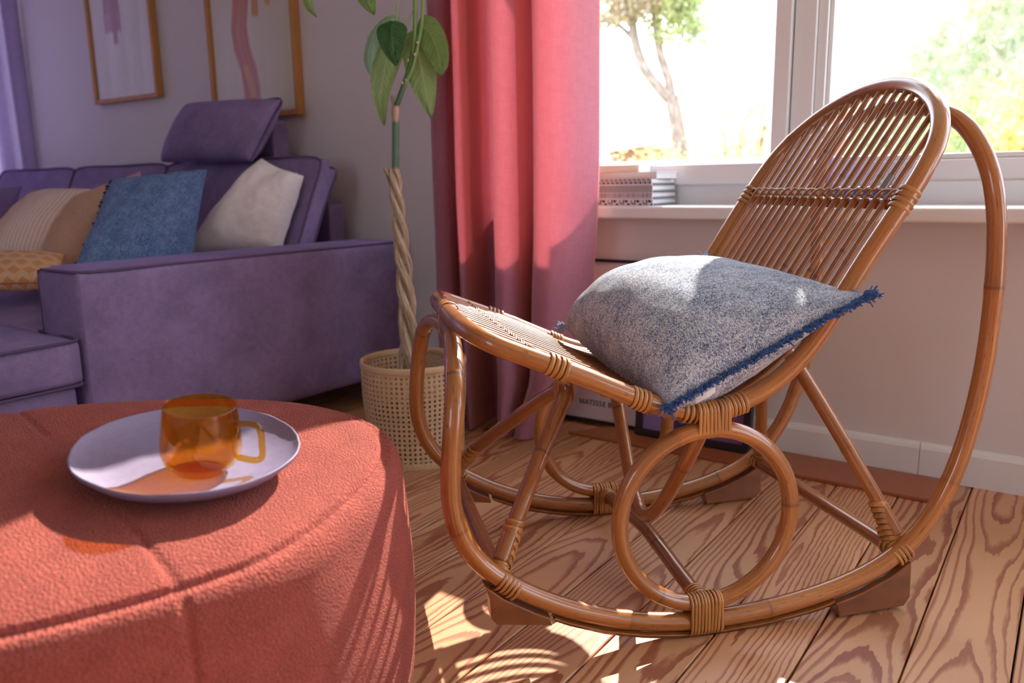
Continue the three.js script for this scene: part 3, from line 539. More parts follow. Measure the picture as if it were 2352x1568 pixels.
{
  const pw = (a, h, b) => { const v = cp(a, h, b).applyAxisAngle(V(0, 1, 0), 0.8264); return [v.x - 0.6617, v.y, v.z + 0.8437]; };
  const corners = [pw(-0.19, 0.545, -0.235), pw(-0.152, 0.487, 0.33), pw(0.232, 0.684, 0.362), pw(0.212, 0.70, -0.285)];
  const o = pw(0, 0.6, 0), local = corners.map((q) => [q[0] - o[0], q[1] - o[1], q[2] - o[2]]);
  const t = thing('cushion', 'large heathered blue cushion with frayed navy edge lying on the rocking chair', 'cushion', o);
  const C = pillow(local, { up: 0.112, down: 0.1, p: 0.46, pinch: 0.02, wrinkle: 0.007, seed: 3, sag: [-0.12, -0.5], n: 90 });
  part('cover', C.g, chambray, t);
  const yarnMat = std('#456aa8', { roughness: 1 }), pale = std('#8fa6cc', { roughness: 1 }), r = rng(9), yarn = [], tuft = [];
  const curl = (p, dir, L) => { const q = [p]; let d = dir.clone(); for (let i = 0; i < 3; i++) { d = d.clone().add(V(r() - 0.5, r() - 0.5, r() - 0.5).multiplyScalar(0.9)).normalize(); q.push(q.at(-1).clone().addScaledVector(d, L / 3)); } return tube(q, 0.0009 + 0.0006 * r(), { radial: 5, step: 0.003 }); };
  const center = V(0, 0, 0);
  for (let i = 0; i < 800; i++) { const p = C.edge(1, r()), out = p.clone().sub(center).normalize(); p.addScaledVector(V(r() - 0.5, r() - 0.5, r() - 0.5), 0.007); yarn.push(curl(p, out, 0.006 + 0.009 * r())); }
  for (const [k, e] of [[1, 0], [1, 1], [2, 1], [3, 1]]) for (let i = 0; i < 34; i++) { const p = C.edge(k, e), out = p.clone().sub(center).normalize().add(V(r() - 0.5, r() - 0.5, r() - 0.5)).normalize(); p.addScaledVector(V(r() - 0.5, r() - 0.5, r() - 0.5), 0.012); (k === 1 ? yarn : tuft).push(curl(p, out, 0.012 + 0.012 * r())); }
  for (let i = 0; i < 130; i++) { const p = C.edge(2, r()), out = p.clone().sub(center).normalize(); tuft.push(curl(p, out, 0.005 + 0.006 * r())); }
  const f = part('frayed_trim', yarn, yarnMat, t); f.userData.kind = 'stuff'; tag(f, 'navy frayed yarn trim');
  const f2 = part('corner_tuft', tuft, pale, t); f2.userData.kind = 'stuff'; tag(f2, 'pale blue yarn tufts');
  const e0 = C.edge(1, 0.135, -0.006), e1 = C.edge(1, 0.235, -0.006), outN = e0.clone().setY(0).normalize();
  part('care_tag', grid(6, 3, (u, v) => ({ p: e0.clone().lerp(e1, u).addScaledVector(outN, 0.008 + 0.004 * v + 0.003 * Math.sin(u * 3)).add(V(0, -0.004 - 0.009 * v, 0)) })), std('#eceaf0', { side: THREE.DoubleSide }), t);
}

// ---------------------------------------------------------------- curtains
function weaveTex(seed, a, b, scale) { const n = tileNoise(seed, 96), m = tileNoise(seed + 1, 24); return texture(256, 256, (u, v) => mix3(a, b, clamp(0.35 + 0.35 * (n(u, v * 0.15) - 0.5) + 0.35 * (n(u * 0.15, v) - 0.5) + 0.25 * (m(u, v) - 0.5))), { repeat: [scale, scale] }); }
const added_lining = phys('#eaa69c', { roughness: 1, transmission: 0.75, thickness: 0, side: THREE.DoubleSide });  // added sheet behind the cloth, there to redden the sunlight passing through
const pinkCloth = phys('#ffffff', { map: weaveTex(81, [206, 150, 176], [192, 132, 160], 3), roughness: 1, transmission: 0.5, thickness: 0, side: THREE.DoubleSide });
{
  const prof = [[-1.915, 0.05], [-1.9, 0.1], [-1.872, 0.155], [-1.835, 0.165], [-1.802, 0.15], [-1.806, 0.07], [-1.79, 0.035], [-1.768, 0.05], [-1.772, 0.12], [-1.745, 0.185], [-1.722, 0.2], [-1.702, 0.165], [-1.692, 0.1], [-1.672, 0.07], [-1.64, 0.065], [-1.612, 0.085], [-1.6, 0.15], [-1.578, 0.2], [-1.54, 0.21], [-1.5, 0.18], [-1.492, 0.09], [-1.48, 0.04], [-1.462, 0.05], [-1.468, 0.12], [-1.442, 0.165], [-1.4, 0.195], [-1.355, 0.195], [-1.31, 0.165], [-1.28, 0.115], [-1.262, 0.07]].map(([x, z]) => { const d = 0.137 + (z - 0.05) * 1.5; return V(x * (2.346 - d) / (2.346 - z), 0, d); });
  const c = new THREE.CatmullRomCurve3(prof), t = thing('curtain', 'dusty pink floor length curtain drawn to the left of the window', 'curtain', [-1.6, 0, 0.12]);
  for (const [name, back, mat] of [['cloth', 0, pinkCloth], ['added_lining', 0.006, added_lining]]) part(name, grid(360, 60, (u, v) => {
    const y = mix(0.006, 2.42, v), p = c.getPoint(u), low = 1 - smooth(0.0, 0.9, y), x = p.x + 0.012 * noise(u * 9, y * 0.9, 2) * (0.3 + low);
    let X = x; if (x > -1.6) X = -1.6 + (x + 1.6) * (1 - 0.13 * low - 0.26 * (1 - smooth(0.0, 0.22, y)) * smooth(-1.5, -1.3, x));
    X -= 0.13 * smooth(1.36, 1.62, y) * smooth(-1.55, -1.3, X);  // unseen upper edge pulled left to let the sun onto the pouf
    const Z = 0.137 + (p.z - 0.137) * (1 - 0.12 * low) + 0.004 + 0.004 * noise(u * 14, y * 2, 7) + 0.016 * low * Math.abs(noise(u * 6, y * 3, 4));
    return { p: V(X + 1.6, y + back, Z - 0.12 - back), uv: [u * 1.9, y] };
  }), mat, t);
  part('rail', tube([V(-0.4, 2.44, 0.08), V(0.2, 2.44, 0.08), V(2.8, 2.44, 0.08)], 0.012, { step: 0.2 }), std('#d8d8dc', { metalness: 0.6, roughness: 0.4 }), t);
}
{
  const lilac = phys('#ffffff', { map: weaveTex(85, [182, 164, 200], [166, 146, 186], 3), roughness: 1, transmission: 0.5, thickness: 0, side: THREE.DoubleSide });
  const t = thing('curtain', 'sheer lavender curtain in the far left corner beside the pictures', 'curtain', [-5.0, 0, 0.9]);
  part('cloth', grid(220, 20, (u, v) => {
    const y = mix(0.02, 2.3, v), s = mix(0.022, 1.95, u), low = 1 - y / 2.3;
    return { p: V(0.035 * Math.sin(s * 52 + 0.6 * Math.sin(s * 9)) + 0.012 * noise(s * 14, y, 3) - 0.0 * low, y, s - 0.9 - 0.02 * low * (1 - u)), uv: [s * 2, y] };
  }), lilac, t);
}

// ---------------------------------------------------------------- pictures on the wall
const oak = phys('#ffffff', { map: texture(128, 256, (u, v) => mix3([206, 150, 82], [172, 116, 56], clamp(0.5 + 0.7 * noise(u * 14, v * 2, 1) + 0.3 * noise(u * 50, v * 6, 2)))), roughness: 0.5 });
const pictureGlass = phys('#ffffff', { roughness: 0.02, transmission: 1, thickness: 0, ior: 1.5 });
function framed(label, x0, x1, y0, y1, frameMat, bar, depth, draw, [pw, ph], { lean = 0, z = 0.003, kind = 'picture_frame', category = 'picture', glazed = true } = {}) {
  const t = thing(kind, label, category, [(x0 + x1) / 2, y0, z]); t.rotation.x = -lean;
  const w = (x1 - x0) / 2, h = y1 - y0;
  part('frame', [box(-w, w, 0, bar, 0, depth, 0.0015), box(-w, w, h - bar, h, 0, depth, 0.0015), box(-w, -w + bar, bar, h - bar, 0, depth, 0.0015), box(w - bar, w, bar, h - bar, 0, depth, 0.0015)], frameMat, t);
  part('print', new THREE.BoxGeometry(2 * (w - bar), h - 2 * bar, 0.003).translate(0, h / 2, depth * 0.45), [0, 1, 2, 3].map(() => std('#dcd8d0')).concat([std('#ffffff', { map: canvasTexture(pw, ph, draw), roughness: 0.9 }), std('#b0a890')]), t);
  if (glazed) part('pane', new THREE.PlaneGeometry(2 * (w - bar), h - 2 * bar).translate(0, h / 2, depth * 0.7), pictureGlass, t);
  return t;
}
function brush(g, pts, width, color, seed, dry = 0.4) { // a streaky brush stroke
  const r = rng(seed), n = 70; g.lineCap = 'round';
  for (let k = 0; k < n; k++) {
    const off = (k / (n - 1) - 0.5) * width, j = (r() - 0.5) * 16, cut = Math.floor(r() * dry * 4); g.globalAlpha = 0.35 + 0.4 * r(); g.strokeStyle = color[Math.floor(r() * color.length)]; g.lineWidth = 2 + width / n * (1 + r());
    g.beginPath(); pts.forEach(([x, y], i) => { if (i >= pts.length - cut && cut && r() < 0.6) return; const X = x + off, Y = y + j; i ? g.lineTo(X, Y) : g.moveTo(X, Y); }); g.stroke();
  }
  g.globalAlpha = 1;
}
const paper = (g, w, h, c) => { g.fillStyle = c; g.fillRect(0, 0, w, h); };
framed('left wood framed painting with a mauve brush stroke above the sofa', -4.25, -3.678, 1.232, 2.03, oak, 0.021, 0.032, (g, w, h) => {
  paper(g, w, h, '#dbd8ce'); brush(g, [[200, 20], [192, 180], [188, 330], [184, 414]], 130, ['#a8707c', '#9c6270', '#b07a84'], 3); brush(g, [[205, 330], [206, 420], [203, 468]], 34, ['#a8707c', '#b98a92'], 4); brush(g, [[250, 300], [252, 360], [252, 420]], 14, ['#b58a92'], 5, 0.9);
  g.strokeStyle = 'rgba(150,140,136,.35)'; g.lineWidth = 2; for (const [a, b, c] of [[210, 240, 300], [250, 300, 360], [300, 360, 430]]) { g.beginPath(); g.moveTo(a, 560); g.quadraticCurveTo(b, 700, c, 790); g.stroke(); }
}, [512, 714]);
framed('right wood framed painting with a terracotta brush stroke behind the headrest', -3.26, -2.684, 1.093, 1.9, oak, 0.022, 0.034, (g, w, h) => {
  paper(g, w, h, '#d8d1c0'); brush(g, [[204, 20], [204, 160], [200, 290], [178, 385], [190, 464], [222, 543], [234, 620], [236, 668]], 100, ['#c47a5c', '#b86a50', '#cf8c6a', '#b9684e'], 11, 0.1);
  brush(g, [[290, 30], [290, 220], [288, 345]], 40, ['#d09a52', '#c88c48'], 12); brush(g, [[366, 60], [366, 200], [368, 312]], 30, ['#d2a060'], 13); brush(g, [[205, 530], [225, 590], [240, 650]], 34, ['#d6a868', '#cf9c5c'], 14); for (const x of [206, 228, 250, 272]) brush(g, [[x, 660], [x + 2, 700], [x, 716 + (x % 20)]], 8, ['#c98a68'], x);
}, [512, 718]);

// ---------------------------------------------------------------- framed posters leaning under the window
const black = phys('#1d1b20', { roughness: 0.45 });
framed('white poster with blue block and black lettering, leaning on the wall by the curtain', -1.44, -1.005, 0.0105, 0.556, black, 0.010, 0.02, (g, w, h) => {
  paper(g, w, h, '#d9d2da'); g.fillStyle = '#2b4a92'; g.fillRect(147, 88, 228, 430); for (let i = 0; i < 60; i++) { g.fillStyle = `rgba(${i % 2 ? '60,100,180' : '24,40,96'},0.12)`; g.fillRect(147 + (i / 60) * 222, 88, 6, 430); }
  g.fillStyle = '#222028'; g.font = 'bold 31px sans-serif'; g.textAlign = 'left'; g.fillText('MATISSE B', 106, 605);
}, [512, 664], { lean: 0.055, z: 0.048, kind: 'poster_frame', category: 'poster' });
framed('purple and navy poster in a thick black frame, leaning right of the white poster', -1.108, -0.74, 0.0105, 0.5, black, 0.021, 0.026, (g, w, h) => {
  paper(g, w, h, '#232a6c'); g.fillStyle = '#8f78b8'; g.fillRect(0, 0, 0.22 * w, h); g.fillStyle = '#a8587e'; g.fillRect(0.19 * w, 0, 0.035 * w, h); g.fillStyle = '#8b5a94'; g.beginPath(); g.moveTo(w, 0.5 * h); g.quadraticCurveTo(0.7 * w, 0.68 * h, 0.63 * w, h); g.lineTo(w, h); g.fill(); g.strokeStyle = '#c09ac0'; g.lineWidth = 5; g.beginPath(); g.moveTo(w, 0.5 * h); g.quadraticCurveTo(0.7 * w, 0.68 * h, 0.63 * w, h); g.stroke(); g.fillStyle = '#b04a56'; g.beginPath(); g.moveTo(w, 0.56 * h); g.lineTo(0.86 * w, 0.7 * h); g.lineTo(w, 0.8 * h); g.fill();
}, [384, 512], { lean: 0.075, z: 0.083, kind: 'poster_frame', category: 'poster' });

// ---------------------------------------------------------------- on the window sill
{
  const pages = std('#ffffff', { map: texture(64, 128, (u, v) => { const n = noise(u * 2, v * 60, 4); const k = 238 + 14 * n; return [k - 4, k, k + 4]; }), roughness: 0.9 });
  const patterns = [
    (g, w, h) => { paper(g, w, h, '#d9d3da'); g.fillStyle = '#26252e'; for (let i = 0; i < 16; i++) { const x = i * 32; g.fillRect(x, 4, 18, 5); g.fillRect(x + 4, 14, 5, 16); g.beginPath(); g.arc(x + 21, 24, 7, 0, 7); g.fill(); g.fillRect(x + 12, 10, 16, 3); } },
    (g, w, h) => { paper(g, w, h, '#b9b4bc'); g.strokeStyle = '#3a3942'; g.lineWidth = 1.6; for (let i = 0; i < 52; i++) { g.beginPath(); for (let k = 0; k < 5; k++) { const x = i * 10 + (k % 2 ? 8 : 0), y = k * 9; k ? g.lineTo(x, y) : g.moveTo(x, y); } g.stroke(); } },
    (g, w, h) => { paper(g, w, h, '#cfc9d2'); g.fillStyle = '#45434c'; for (let k = 0; k < 6; k++) g.fillRect(0, 5 + k * 6, w, 1.6); for (const x of [16, 48, 104, 168, 190, 260, 292, 352, 388, 452, 480]) g.fillRect(x, 2, 3, 32); g.fillStyle = '#cfc9d2'; g.fillRect(0, 30, w, 8); },
    (g, w, h) => { paper(g, w, h, '#d6d0d8'); g.fillStyle = '#1d1c26'; for (let i = 0; i < 7; i++) { const x = i * 78; g.fillRect(x, 4, 8, 30); g.beginPath(); g.moveTo(x + 16, 4); g.arc(x + 24, 8, 12, 0, Math.PI); g.fill(); g.beginPath(); g.arc(x + 40, 36, 11, Math.PI, 0); g.fill(); g.fillRect(x + 56, 6, 5, 20); g.fillRect(x + 64, 20, 8, 14); } },
  ];
  const names = ['topmost patterned magazine of the sill stack, row of small black motifs', 'second patterned magazine of the sill stack, fine grey zigzag spine', 'third patterned magazine of the sill stack, spine with ruled lines', 'bottom patterned magazine of the sill stack, bold black shapes on spine'];
  const H = [0.0205, 0.0215, 0.0195, 0.0195]; let y = 0.728;
  for (let i = 3; i >= 0; i--) {
    const t = thing('magazine', names[i], 'magazine', [-1.2, y, 0.0], 0.006 * (i % 2 ? 1 : -1), 'patterned magazines on the window sill'), h = H[i], w = 0.126 + 0.001 * i, d = 0.165;
    const spine = std('#ffffff', { map: canvasTexture(512, 40, patterns[i]), roughness: 0.6 }), plain = std('#d8d4dc', { roughness: 0.6 });
    part('cover', new THREE.BoxGeometry(2 * w, h, 0.004).translate(0, h / 2, d / 2 + 0.002), [plain, plain, plain, plain, spine, plain], t);
    part('pages', grid(10, 10, (u, v) => { const s = v * 4, k = Math.floor(Math.min(s, 3.999)), f = s - k, c = [[-w + 0.002, 0.001], [w - 0.001, 0.001], [w - 0.001, h - 0.001], [-w + 0.002, h - 0.001], [-w + 0.002, 0.001]]; return { p: V(mix(c[k][0], c[k + 1][0], f), mix(c[k][1], c[k + 1][1], f), d / 2 - u * d), uv: [u, f] }; }).toNonIndexed(), pages, t);
    part('cover', [box(-w, w, 0, 0.001, -d / 2, d / 2), box(-w, w, h - 0.001, h, -d / 2, d / 2), box(-w, -w + 0.002, 0, h, -d / 2, d / 2)], plain, t);
    y += h;
  }
  const top = (label, x0, x1, z0, z1, h, turn, spine, cover, round) => {
    const w = (x1 - x0) / 2, d = (z1 - z0) / 2, t = thing('book', label, 'book', [(x0 + x1) / 2, y, (z0 + z1) / 2], turn);
    part('cover', [box(-w, w, 0, 0.002, -d, d, 0.0005), box(-w, w, h - 0.002, h, -d, d, 0.0005)], std(cover, { roughness: 0.6 }), t);
    part('spine', box(-w, w, 0, h, d - 0.003, d + 0.001, 0.0015), std(spine, { roughness: 0.6 }), t);
    part('pages', box(-w + 0.002, w - 0.003, 0.002, h - 0.002, -d + 0.003, d - 0.003), pages, t); y += h;
  };
  top('white book with pale spine lying turned on the patterned magazines', -1.295, -1.06, -0.075, 0.03, 0.0205, -0.22, '#d6cdc8', '#eceaf0');
  top('cream book topmost on the sill stack', -1.322, -1.155, -0.1, 0.01, 0.0225, 0.0, '#dccfbc', '#e6dcd0');
  const b = thing('box', 'flat dark blue box on the sill behind the chair back', 'box', [-0.515, 0.728, -0.03]);
  part('body', box(-0.105, 0.105, 0, 0.036, -0.04, 0.04, 0.002), phys('#28409c', { roughness: 0.5 }), b); part('lid', box(-0.107, 0.107, 0.036, 0.05, -0.042, 0.042, 0.002), phys('#2a4bb0', { roughness: 0.5 }), b);
  const c = thing('candle', 'slim lavender candle standing on the blue box, seen between the slats', 'candle', [-0.595, 0.778, -0.03]);
  part('wax', new THREE.LatheGeometry([[0, 0], [0.011, 0], [0.012, 0.002], [0.011, 0.09], [0.009, 0.098], [0, 0.1]].map(([x, y2]) => new THREE.Vector2(x, y2)), 20), phys('#9a86cc', { roughness: 0.5 }), c); part('wick', tube([V(0, 0.098, 0), V(0.001, 0.104, 0), V(0.002, 0.109, 0)], 0.0008, { radial: 6, step: 0.002 }), std('#2a2524'), c);
}

// ---------------------------------------------------------------- sofa
const velvetNoise = tileNoise(91, 9), velvetFine = tileNoise(92, 40), velvetGrain = tileNoise(93, 128);
const velvetTex = texture(512, 512, (u, v) => { const k = (velvetNoise(u, v) - 0.5) * 0.13 + (velvetFine(u, v) - 0.5) * 0.08 + (velvetGrain(u, v) - 0.5) * 0.08; return [136 * (1 + k), 117 * (1 + k), 160 * (1 + k)]; }, { repeat: [1.4, 1.4] });
const velvet = phys('#ffffff', { map: velvetTex, roughness: 0.92, sheen: 0.9, sheenRoughness: 0.45, sheenColor: new THREE.Color('#8d88dc') });
const velvetPipe = phys('#5c4a70', { roughness: 0.9, sheen: 0.4, sheenColor: new THREE.Color('#8f86c8') });
function worldUV(g, k = 1) { const p = g.attributes.position, n = g.attributes.normal, uv = g.attributes.uv; for (let i = 0; i < p.count; i++) { const a = Math.abs(n.getX(i)), b = Math.abs(n.getY(i)), c = Math.abs(n.getZ(i)); if (b >= a && b >= c) uv.setXY(i, p.getX(i) * k, p.getZ(i) * k); else if (a >= c) uv.setXY(i, p.getZ(i) * k, p.getY(i) * k); else uv.setXY(i, p.getX(i) * k, p.getY(i) * k); } return g; }
// upholstered block: fine rounded box whose faces swell a little
function block(x0, x1, y0, y1, z0, z1, r, swell = [0, 0, 0], n = 14) {
  const g = new THREE.BoxGeometry(1, 1, 1, n, n, n), p = g.attributes.position, S = [x1 - x0, y1 - y0, z1 - z0], C = [(x0 + x1) / 2, (y0 + y1) / 2, (z0 + z1) / 2];
  for (let i = 0; i < p.count; i++) {
    const q = [p.getX(i), p.getY(i), p.getZ(i)].map((t, k) => { const s = Math.sign(t) * Math.pow(Math.abs(2 * t), 0.75); return s * S[k] / 2; }), core = q.map((t, k) => clamp(t, -S[k] / 2 + r, S[k] / 2 - r)), d = q.map((t, k) => t - core[k]), l = Math.hypot(...d);
    const o = l > 1e-6 ? core.map((t, k) => t + d[k] / l * r) : q; const e = o.map((t, k) => 1 - (2 * t / S[k]) ** 2);
    for (let k = 0; k < 3; k++) { const a = e[(k + 1) % 3], b = e[(k + 2) % 3]; o[k] += Math.sign(q[k]) * swell[k] * Math.max(0, a) * Math.max(0, b) * (Math.abs(q[k]) > S[k] / 2 - r - 1e-6 ? 1 : 0); }
    p.setXYZ(i, ...o.map((t, k) => t + C[k]));
  }
  const m = mergeVertices(g.deleteAttribute('normal') && g.deleteAttribute('uv') ? g : g, 1e-5); m.computeVertexNormals(); m.setAttribute('uv', new THREE.BufferAttribute(new Float32Array(m.attributes.position.count * 2), 2)); return worldUV(m);
}
{
  const t = thing('sofa', 'large purple velvet sofa with headrest along the picture wall', 'sofa', [-3, 0, 0.7]), L = (g) => g.translate(3, 0, -0.7), pipe = (pts, o = {}) => L(tube(pts.map((q) => V(...q)), 0.0045, { radial: 8, step: 0.02, ...o }));
  const arm = part('arm', L(block(-2.335, -2.1, 0.095, 0.598, 0.07, 1.297, 0.028, [0.006, 0.004, 0.004], 24)), velvet, t);
  part('piping', [pipe([[-2.108, 0.591, 0.09], [-2.108, 0.591, 0.5], [-2.108, 0.591, 1.0], [-2.109, 0.591, 1.272], [-2.13, 0.591, 1.29], [-2.2, 0.591, 1.293], [-2.3, 0.591, 1.29], [-2.328, 0.589, 1.28]]), pipe([[-2.326, 0.588, 1.288], [-2.328, 0.5, 1.29], [-2.328, 0.3, 1.29], [-2.328, 0.1, 1.288]])], velvetPipe, arm);
  part('arm', L(block(-4.95, -4.8, 0.095, 0.7, 0.1, 1.297, 0.018, [0.006, 0.004, 0.004], 8)), velvet, t);
  part('base', L(block(-4.81, -2.33, 0.1, 0.27, 0.1, 1.25, 0.02)), velvet, t);
  part('back_frame', L(block(-4.9, -2.44, 0.2, 0.745, 0.035, 0.13, 0.02)), velvet, t);
  // leaning back cushions, 0.29 m tall above the seat line, with piping round the front and rear edges
  const backs = [[-3.33, -2.34], [-4.13, -3.335], [-4.93, -4.135]];
  for (const [x0, x1] of backs) {
    const lean = (g) => { const p = g.attributes.position; for (let i = 0; i < p.count; i++) { const y = p.getY(i), s = (0.905 - y) * 0.45, z = p.getZ(i); p.setZ(i, z + s); if (z < 0.2) p.setY(i, y - 0.038 * smooth(0.7, 0.9, y)); } g.computeVertexNormals(); return g; };
    const c = part('back_cushion', L(lean(block(x0, x1, 0.44, 0.905, 0.158, 0.234, 0.012, [0.006, 0.008, 0.014], 18))), velvet, t);
    const at = (x, y, f) => [x, y - (f ? 0 : 0.036 * smooth(0.7, 0.9, y)), (f ? 0.233 : 0.159) + (0.905 - y) * 0.45], rim = (f) => pipe([at(x1 - 0.002, 0.5, f), at(x1 - 0.001, 0.6, f), at(x1 - 0.001, 0.75, f), at(x1 - 0.002, 0.885, f), at(x1 - 0.02, 0.902, f), at((x0 + x1) / 2, 0.909, f), at(x0 + 0.02, 0.902, f), at(x0 + 0.002, 0.885, f), at(x0 + 0.001, 0.7, f), at(x0 + 0.001, 0.5, f)]);
    part('piping', [rim(true), rim(false)], velvetPipe, c);
  }
  // headrest: tilted cushion on an upholstered bracket
  const head = part('headrest', L(pillow([[-3.27, 0.915, 0.30], [-2.66, 0.9, 0.31], [-2.565, 1.128, 0.215], [-3.16, 1.15, 0.22]], { up: 0.085, down: 0.075, p: 0.34, pinch: 0.01, wrinkle: 0.004, seed: 8, n: 40 }).g), velvet, t);
  part('headrest_bracket', L(block(-3.0, -2.70, 0.85, 1.065, 0.08, 0.165, 0.012)), velvet, head);
  const hp = [[-2.661, 0.9, 0.312], [-2.636, 0.965, 0.284], [-2.59, 1.07, 0.242], [-2.566, 1.127, 0.217], [-2.7, 1.135, 0.217], [-2.95, 1.144, 0.219], [-3.155, 1.15, 0.221]]; part('piping', pipe(hp), velvetPipe, head);
  // seat cushions; the one by the arm runs forward past it
  part('seat_cushion', L(block(-3.4, -2.342, 0.27, 0.44, 0.24, 1.315, 0.03, [0, 0.035, 0.01], 20)), velvet, t);
  part('seat_cushion', L(block(-4.79, -3.405, 0.27, 0.44, 0.24, 1.26, 0.03, [0, 0.03, 0.01], 14)), velvet, t);
  const chaise = part('seat_cushion', L(block(-3.4, -2.105, 0.3, 0.422, 1.305, 2.4, 0.02, [0.02, 0.06, 0.012], 24)), velvet, t);
  const ring = (y, o) => pipe([[-3.38, y, 1.308 - o], [-2.8, y, 1.302 - o], [-2.15, y, 1.306 - o], [-2.112 + o, y, 1.318], [-2.104 + o, y, 1.36], [-2.087 + o, y, 1.8], [-2.092 + o, y, 2.2], [-2.104 + o, y, 2.35], [-2.13, y, 2.39 + o], [-3.38, y, 2.4 + o]]);
  part('piping', [ring(0.418, 0.003), ring(0.302, 0.004)], velvetPipe, chaise);
  part('base', L(block(-3.4, -2.12, 0.1, 0.3, 1.32, 2.38, 0.02)), velvet, t);
  const leg = std('#5a4030', { roughness: 0.5 }); for (const [x, z] of [[-2.2, 0.16], [-2.22, 1.2], [-2.2, 2.3], [-3.3, 2.3], [-4.6, 0.16], [-4.6, 1.2]]) part('leg', L(new THREE.CylinderGeometry(0.018, 0.012, 0.1, 14).translate(x, 0.05, z)), leg, t);
}
// loose cushions on the sofa
function sofaCushion(label, at, mat, o, extra, push = 1.035) {
  const corners = at.map(([x, y, z]) => [x * push, 0.8 + (y - 0.8) * push, 2.346 - (2.346 - z) * push]);
  const c = corners.reduce((a, q) => a.map((v, i) => v + q[i] / 4), [0, 0, 0]), t = thing('cushion', label, 'cushion', c), P = pillow(corners.map((q) => q.map((v, i) => v - c[i])), o);
  part('cover', P.g, mat, t); if (extra) extra(t, P); return t;
}
const linen = (seed, a, b) => phys('#ffffff', { map: weaveTex(seed, a, b, 4), roughness: 1 });
const seamPipe = (P, mat, t, edges = [0, 1, 2, 3]) => part('edging', edges.map((k) => tube(Array.from({ length: 9 }, (_, i) => P.edge(k, i / 8)), 0.003, { radial: 6, step: 0.02 })), mat, t);
// corners run bottom left, bottom right, top right, top left
sofaCushion('off-white cushion with a stitched flap leaning on the right end of the sofa back', [[-2.683, 0.54, 0.622], [-2.375, 0.56, 0.43], [-2.352, 0.839, 0.318], [-2.543, 0.905, 0.345]], linen(101, [240, 232, 230], [222, 212, 212]), { up: 0.12, down: 0.07, p: 0.4, pinch: 0.05, wrinkle: 0.016, seed: 12, n: 60, sag: [-0.15, -0.1], chop: 0.3 }, (t, P) => {
  part('flap_seam', tube(Array.from({ length: 12 }, (_, i) => { const e = P.edge(1, i / 11), f = P.edge(3, 1 - i / 11); const k = i / 11; return e.clone().lerp(f, 0.16).addScaledVector(P.N, 0.052 * Math.pow(Math.max(0, 4 * k * (1 - k)), 0.42) + 0.002); }), 0.0014, { radial: 6, step: 0.01 }), std('#c9b7b0'), t);
}, 1);
const blueDenim = phys('#ffffff', { ...heather(75, [150, 178, 222], [88, 124, 184], [40, 66, 120]), roughness: 1, bumpScale: 0.002 });
sofaCushion('bright blue heathered cushion leaning against the sofa arm', [[-2.52, 0.5, 1.135], [-2.335, 0.505, 0.82], [-2.42, 0.863, 0.67], [-2.725, 0.835, 0.832]], blueDenim, { up: 0.095, down: 0.08, p: 0.45, pinch: 0.07, wrinkle: 0.014, seed: 21, n: 60, sag: [0.1, -0.1] }, (t, P) => {
  const r = rng(31), list = []; for (let i = 0; i < 340; i++) { const k = r() < 0.75 ? 3 : 0, p = P.edge(k, k === 3 ? r() : r() * 0.25).addScaledVector(P.N, -0.012 + (r() - 0.5) * 0.02), q = p.clone().add(V((r() - 0.9) * 0.02, (r() - 0.6) * 0.014, (r() - 0.4) * 0.022)); list.push(tube([p, p.clone().lerp(q, 0.5).add(V(0, 0.003, 0)), q], 0.0042, { radial: 5, step: 0.006 })); }
  const f = part('fringe', list, std('#1f2440', { roughness: 1 }), t); f.userData.kind = 'stuff'; tag(f, 'dark navy fringe');
});
{
  const n = tileNoise(111, 100);
  const stripes = texture(512, 256, (u, v) => { const k = smooth(0.3, 0.42, u), s = 0.5 + 0.5 * Math.sin(u * Math.PI * 2 * 26), line = smooth(0.3, 0.7, s) * k, base = mix3([222, 190, 168], [206, 172, 158], n(u, v)); return mix3(base, [226, 216, 224], line * 0.8); }, { wrap: THREE.ClampToEdgeWrapping });
  const m = phys('#ffffff', { map: stripes, roughness: 1 }); stripes.repeat.set(1 / 0.36, 1 / 0.36); 
  sofaCushion('beige cushion with white stripes on its right half', [[-3.09, 0.565, 1.16], [-2.885, 0.56, 1.0], [-2.975, 0.802, 0.765], [-3.263, 0.79, 0.848]], m, { up: 0.075, down: 0.06, p: 0.45, pinch: 0.05, wrinkle: 0.008, seed: 23, n: 44 }, (t, P) => seamPipe(P, std('#b07c5e'), t, [1]));
}
sofaCushion('plain tan cushion wedged between the striped and the blue cushions', [[-2.75, 0.5, 1.12], [-2.62, 0.5, 1.02], [-2.84, 0.822, 0.79], [-3.2, 0.76, 0.75]], linen(113, [206, 168, 146], [188, 150, 130]), { up: 0.06, down: 0.06, p: 0.5, wrinkle: 0.01, seed: 25, n: 44 });
sofaCushion('dusty rose cushion, its corner peaking above the blue cushion', [[-2.9, 0.66, 0.79], [-2.745, 0.66, 0.7], [-2.94, 0.868, 0.6], [-3.1, 0.79, 0.665]], linen(115, [196, 160, 162], [180, 144, 148]), { up: 0.05, down: 0.04, p: 0.5, seed: 27, n: 36 });
sofaCushion('pale cushion with purple edging, tip just visible over the blue cushion', [[-2.74, 0.66, 0.74], [-2.57, 0.66, 0.64], [-2.762, 0.848, 0.565], [-2.93, 0.79, 0.61]], linen(117, [224, 208, 206], [206, 190, 192]), { up: 0.045, down: 0.04, p: 0.5, seed: 29, n: 36 }, (t, P) => seamPipe(P, std('#5a4a86'), t));
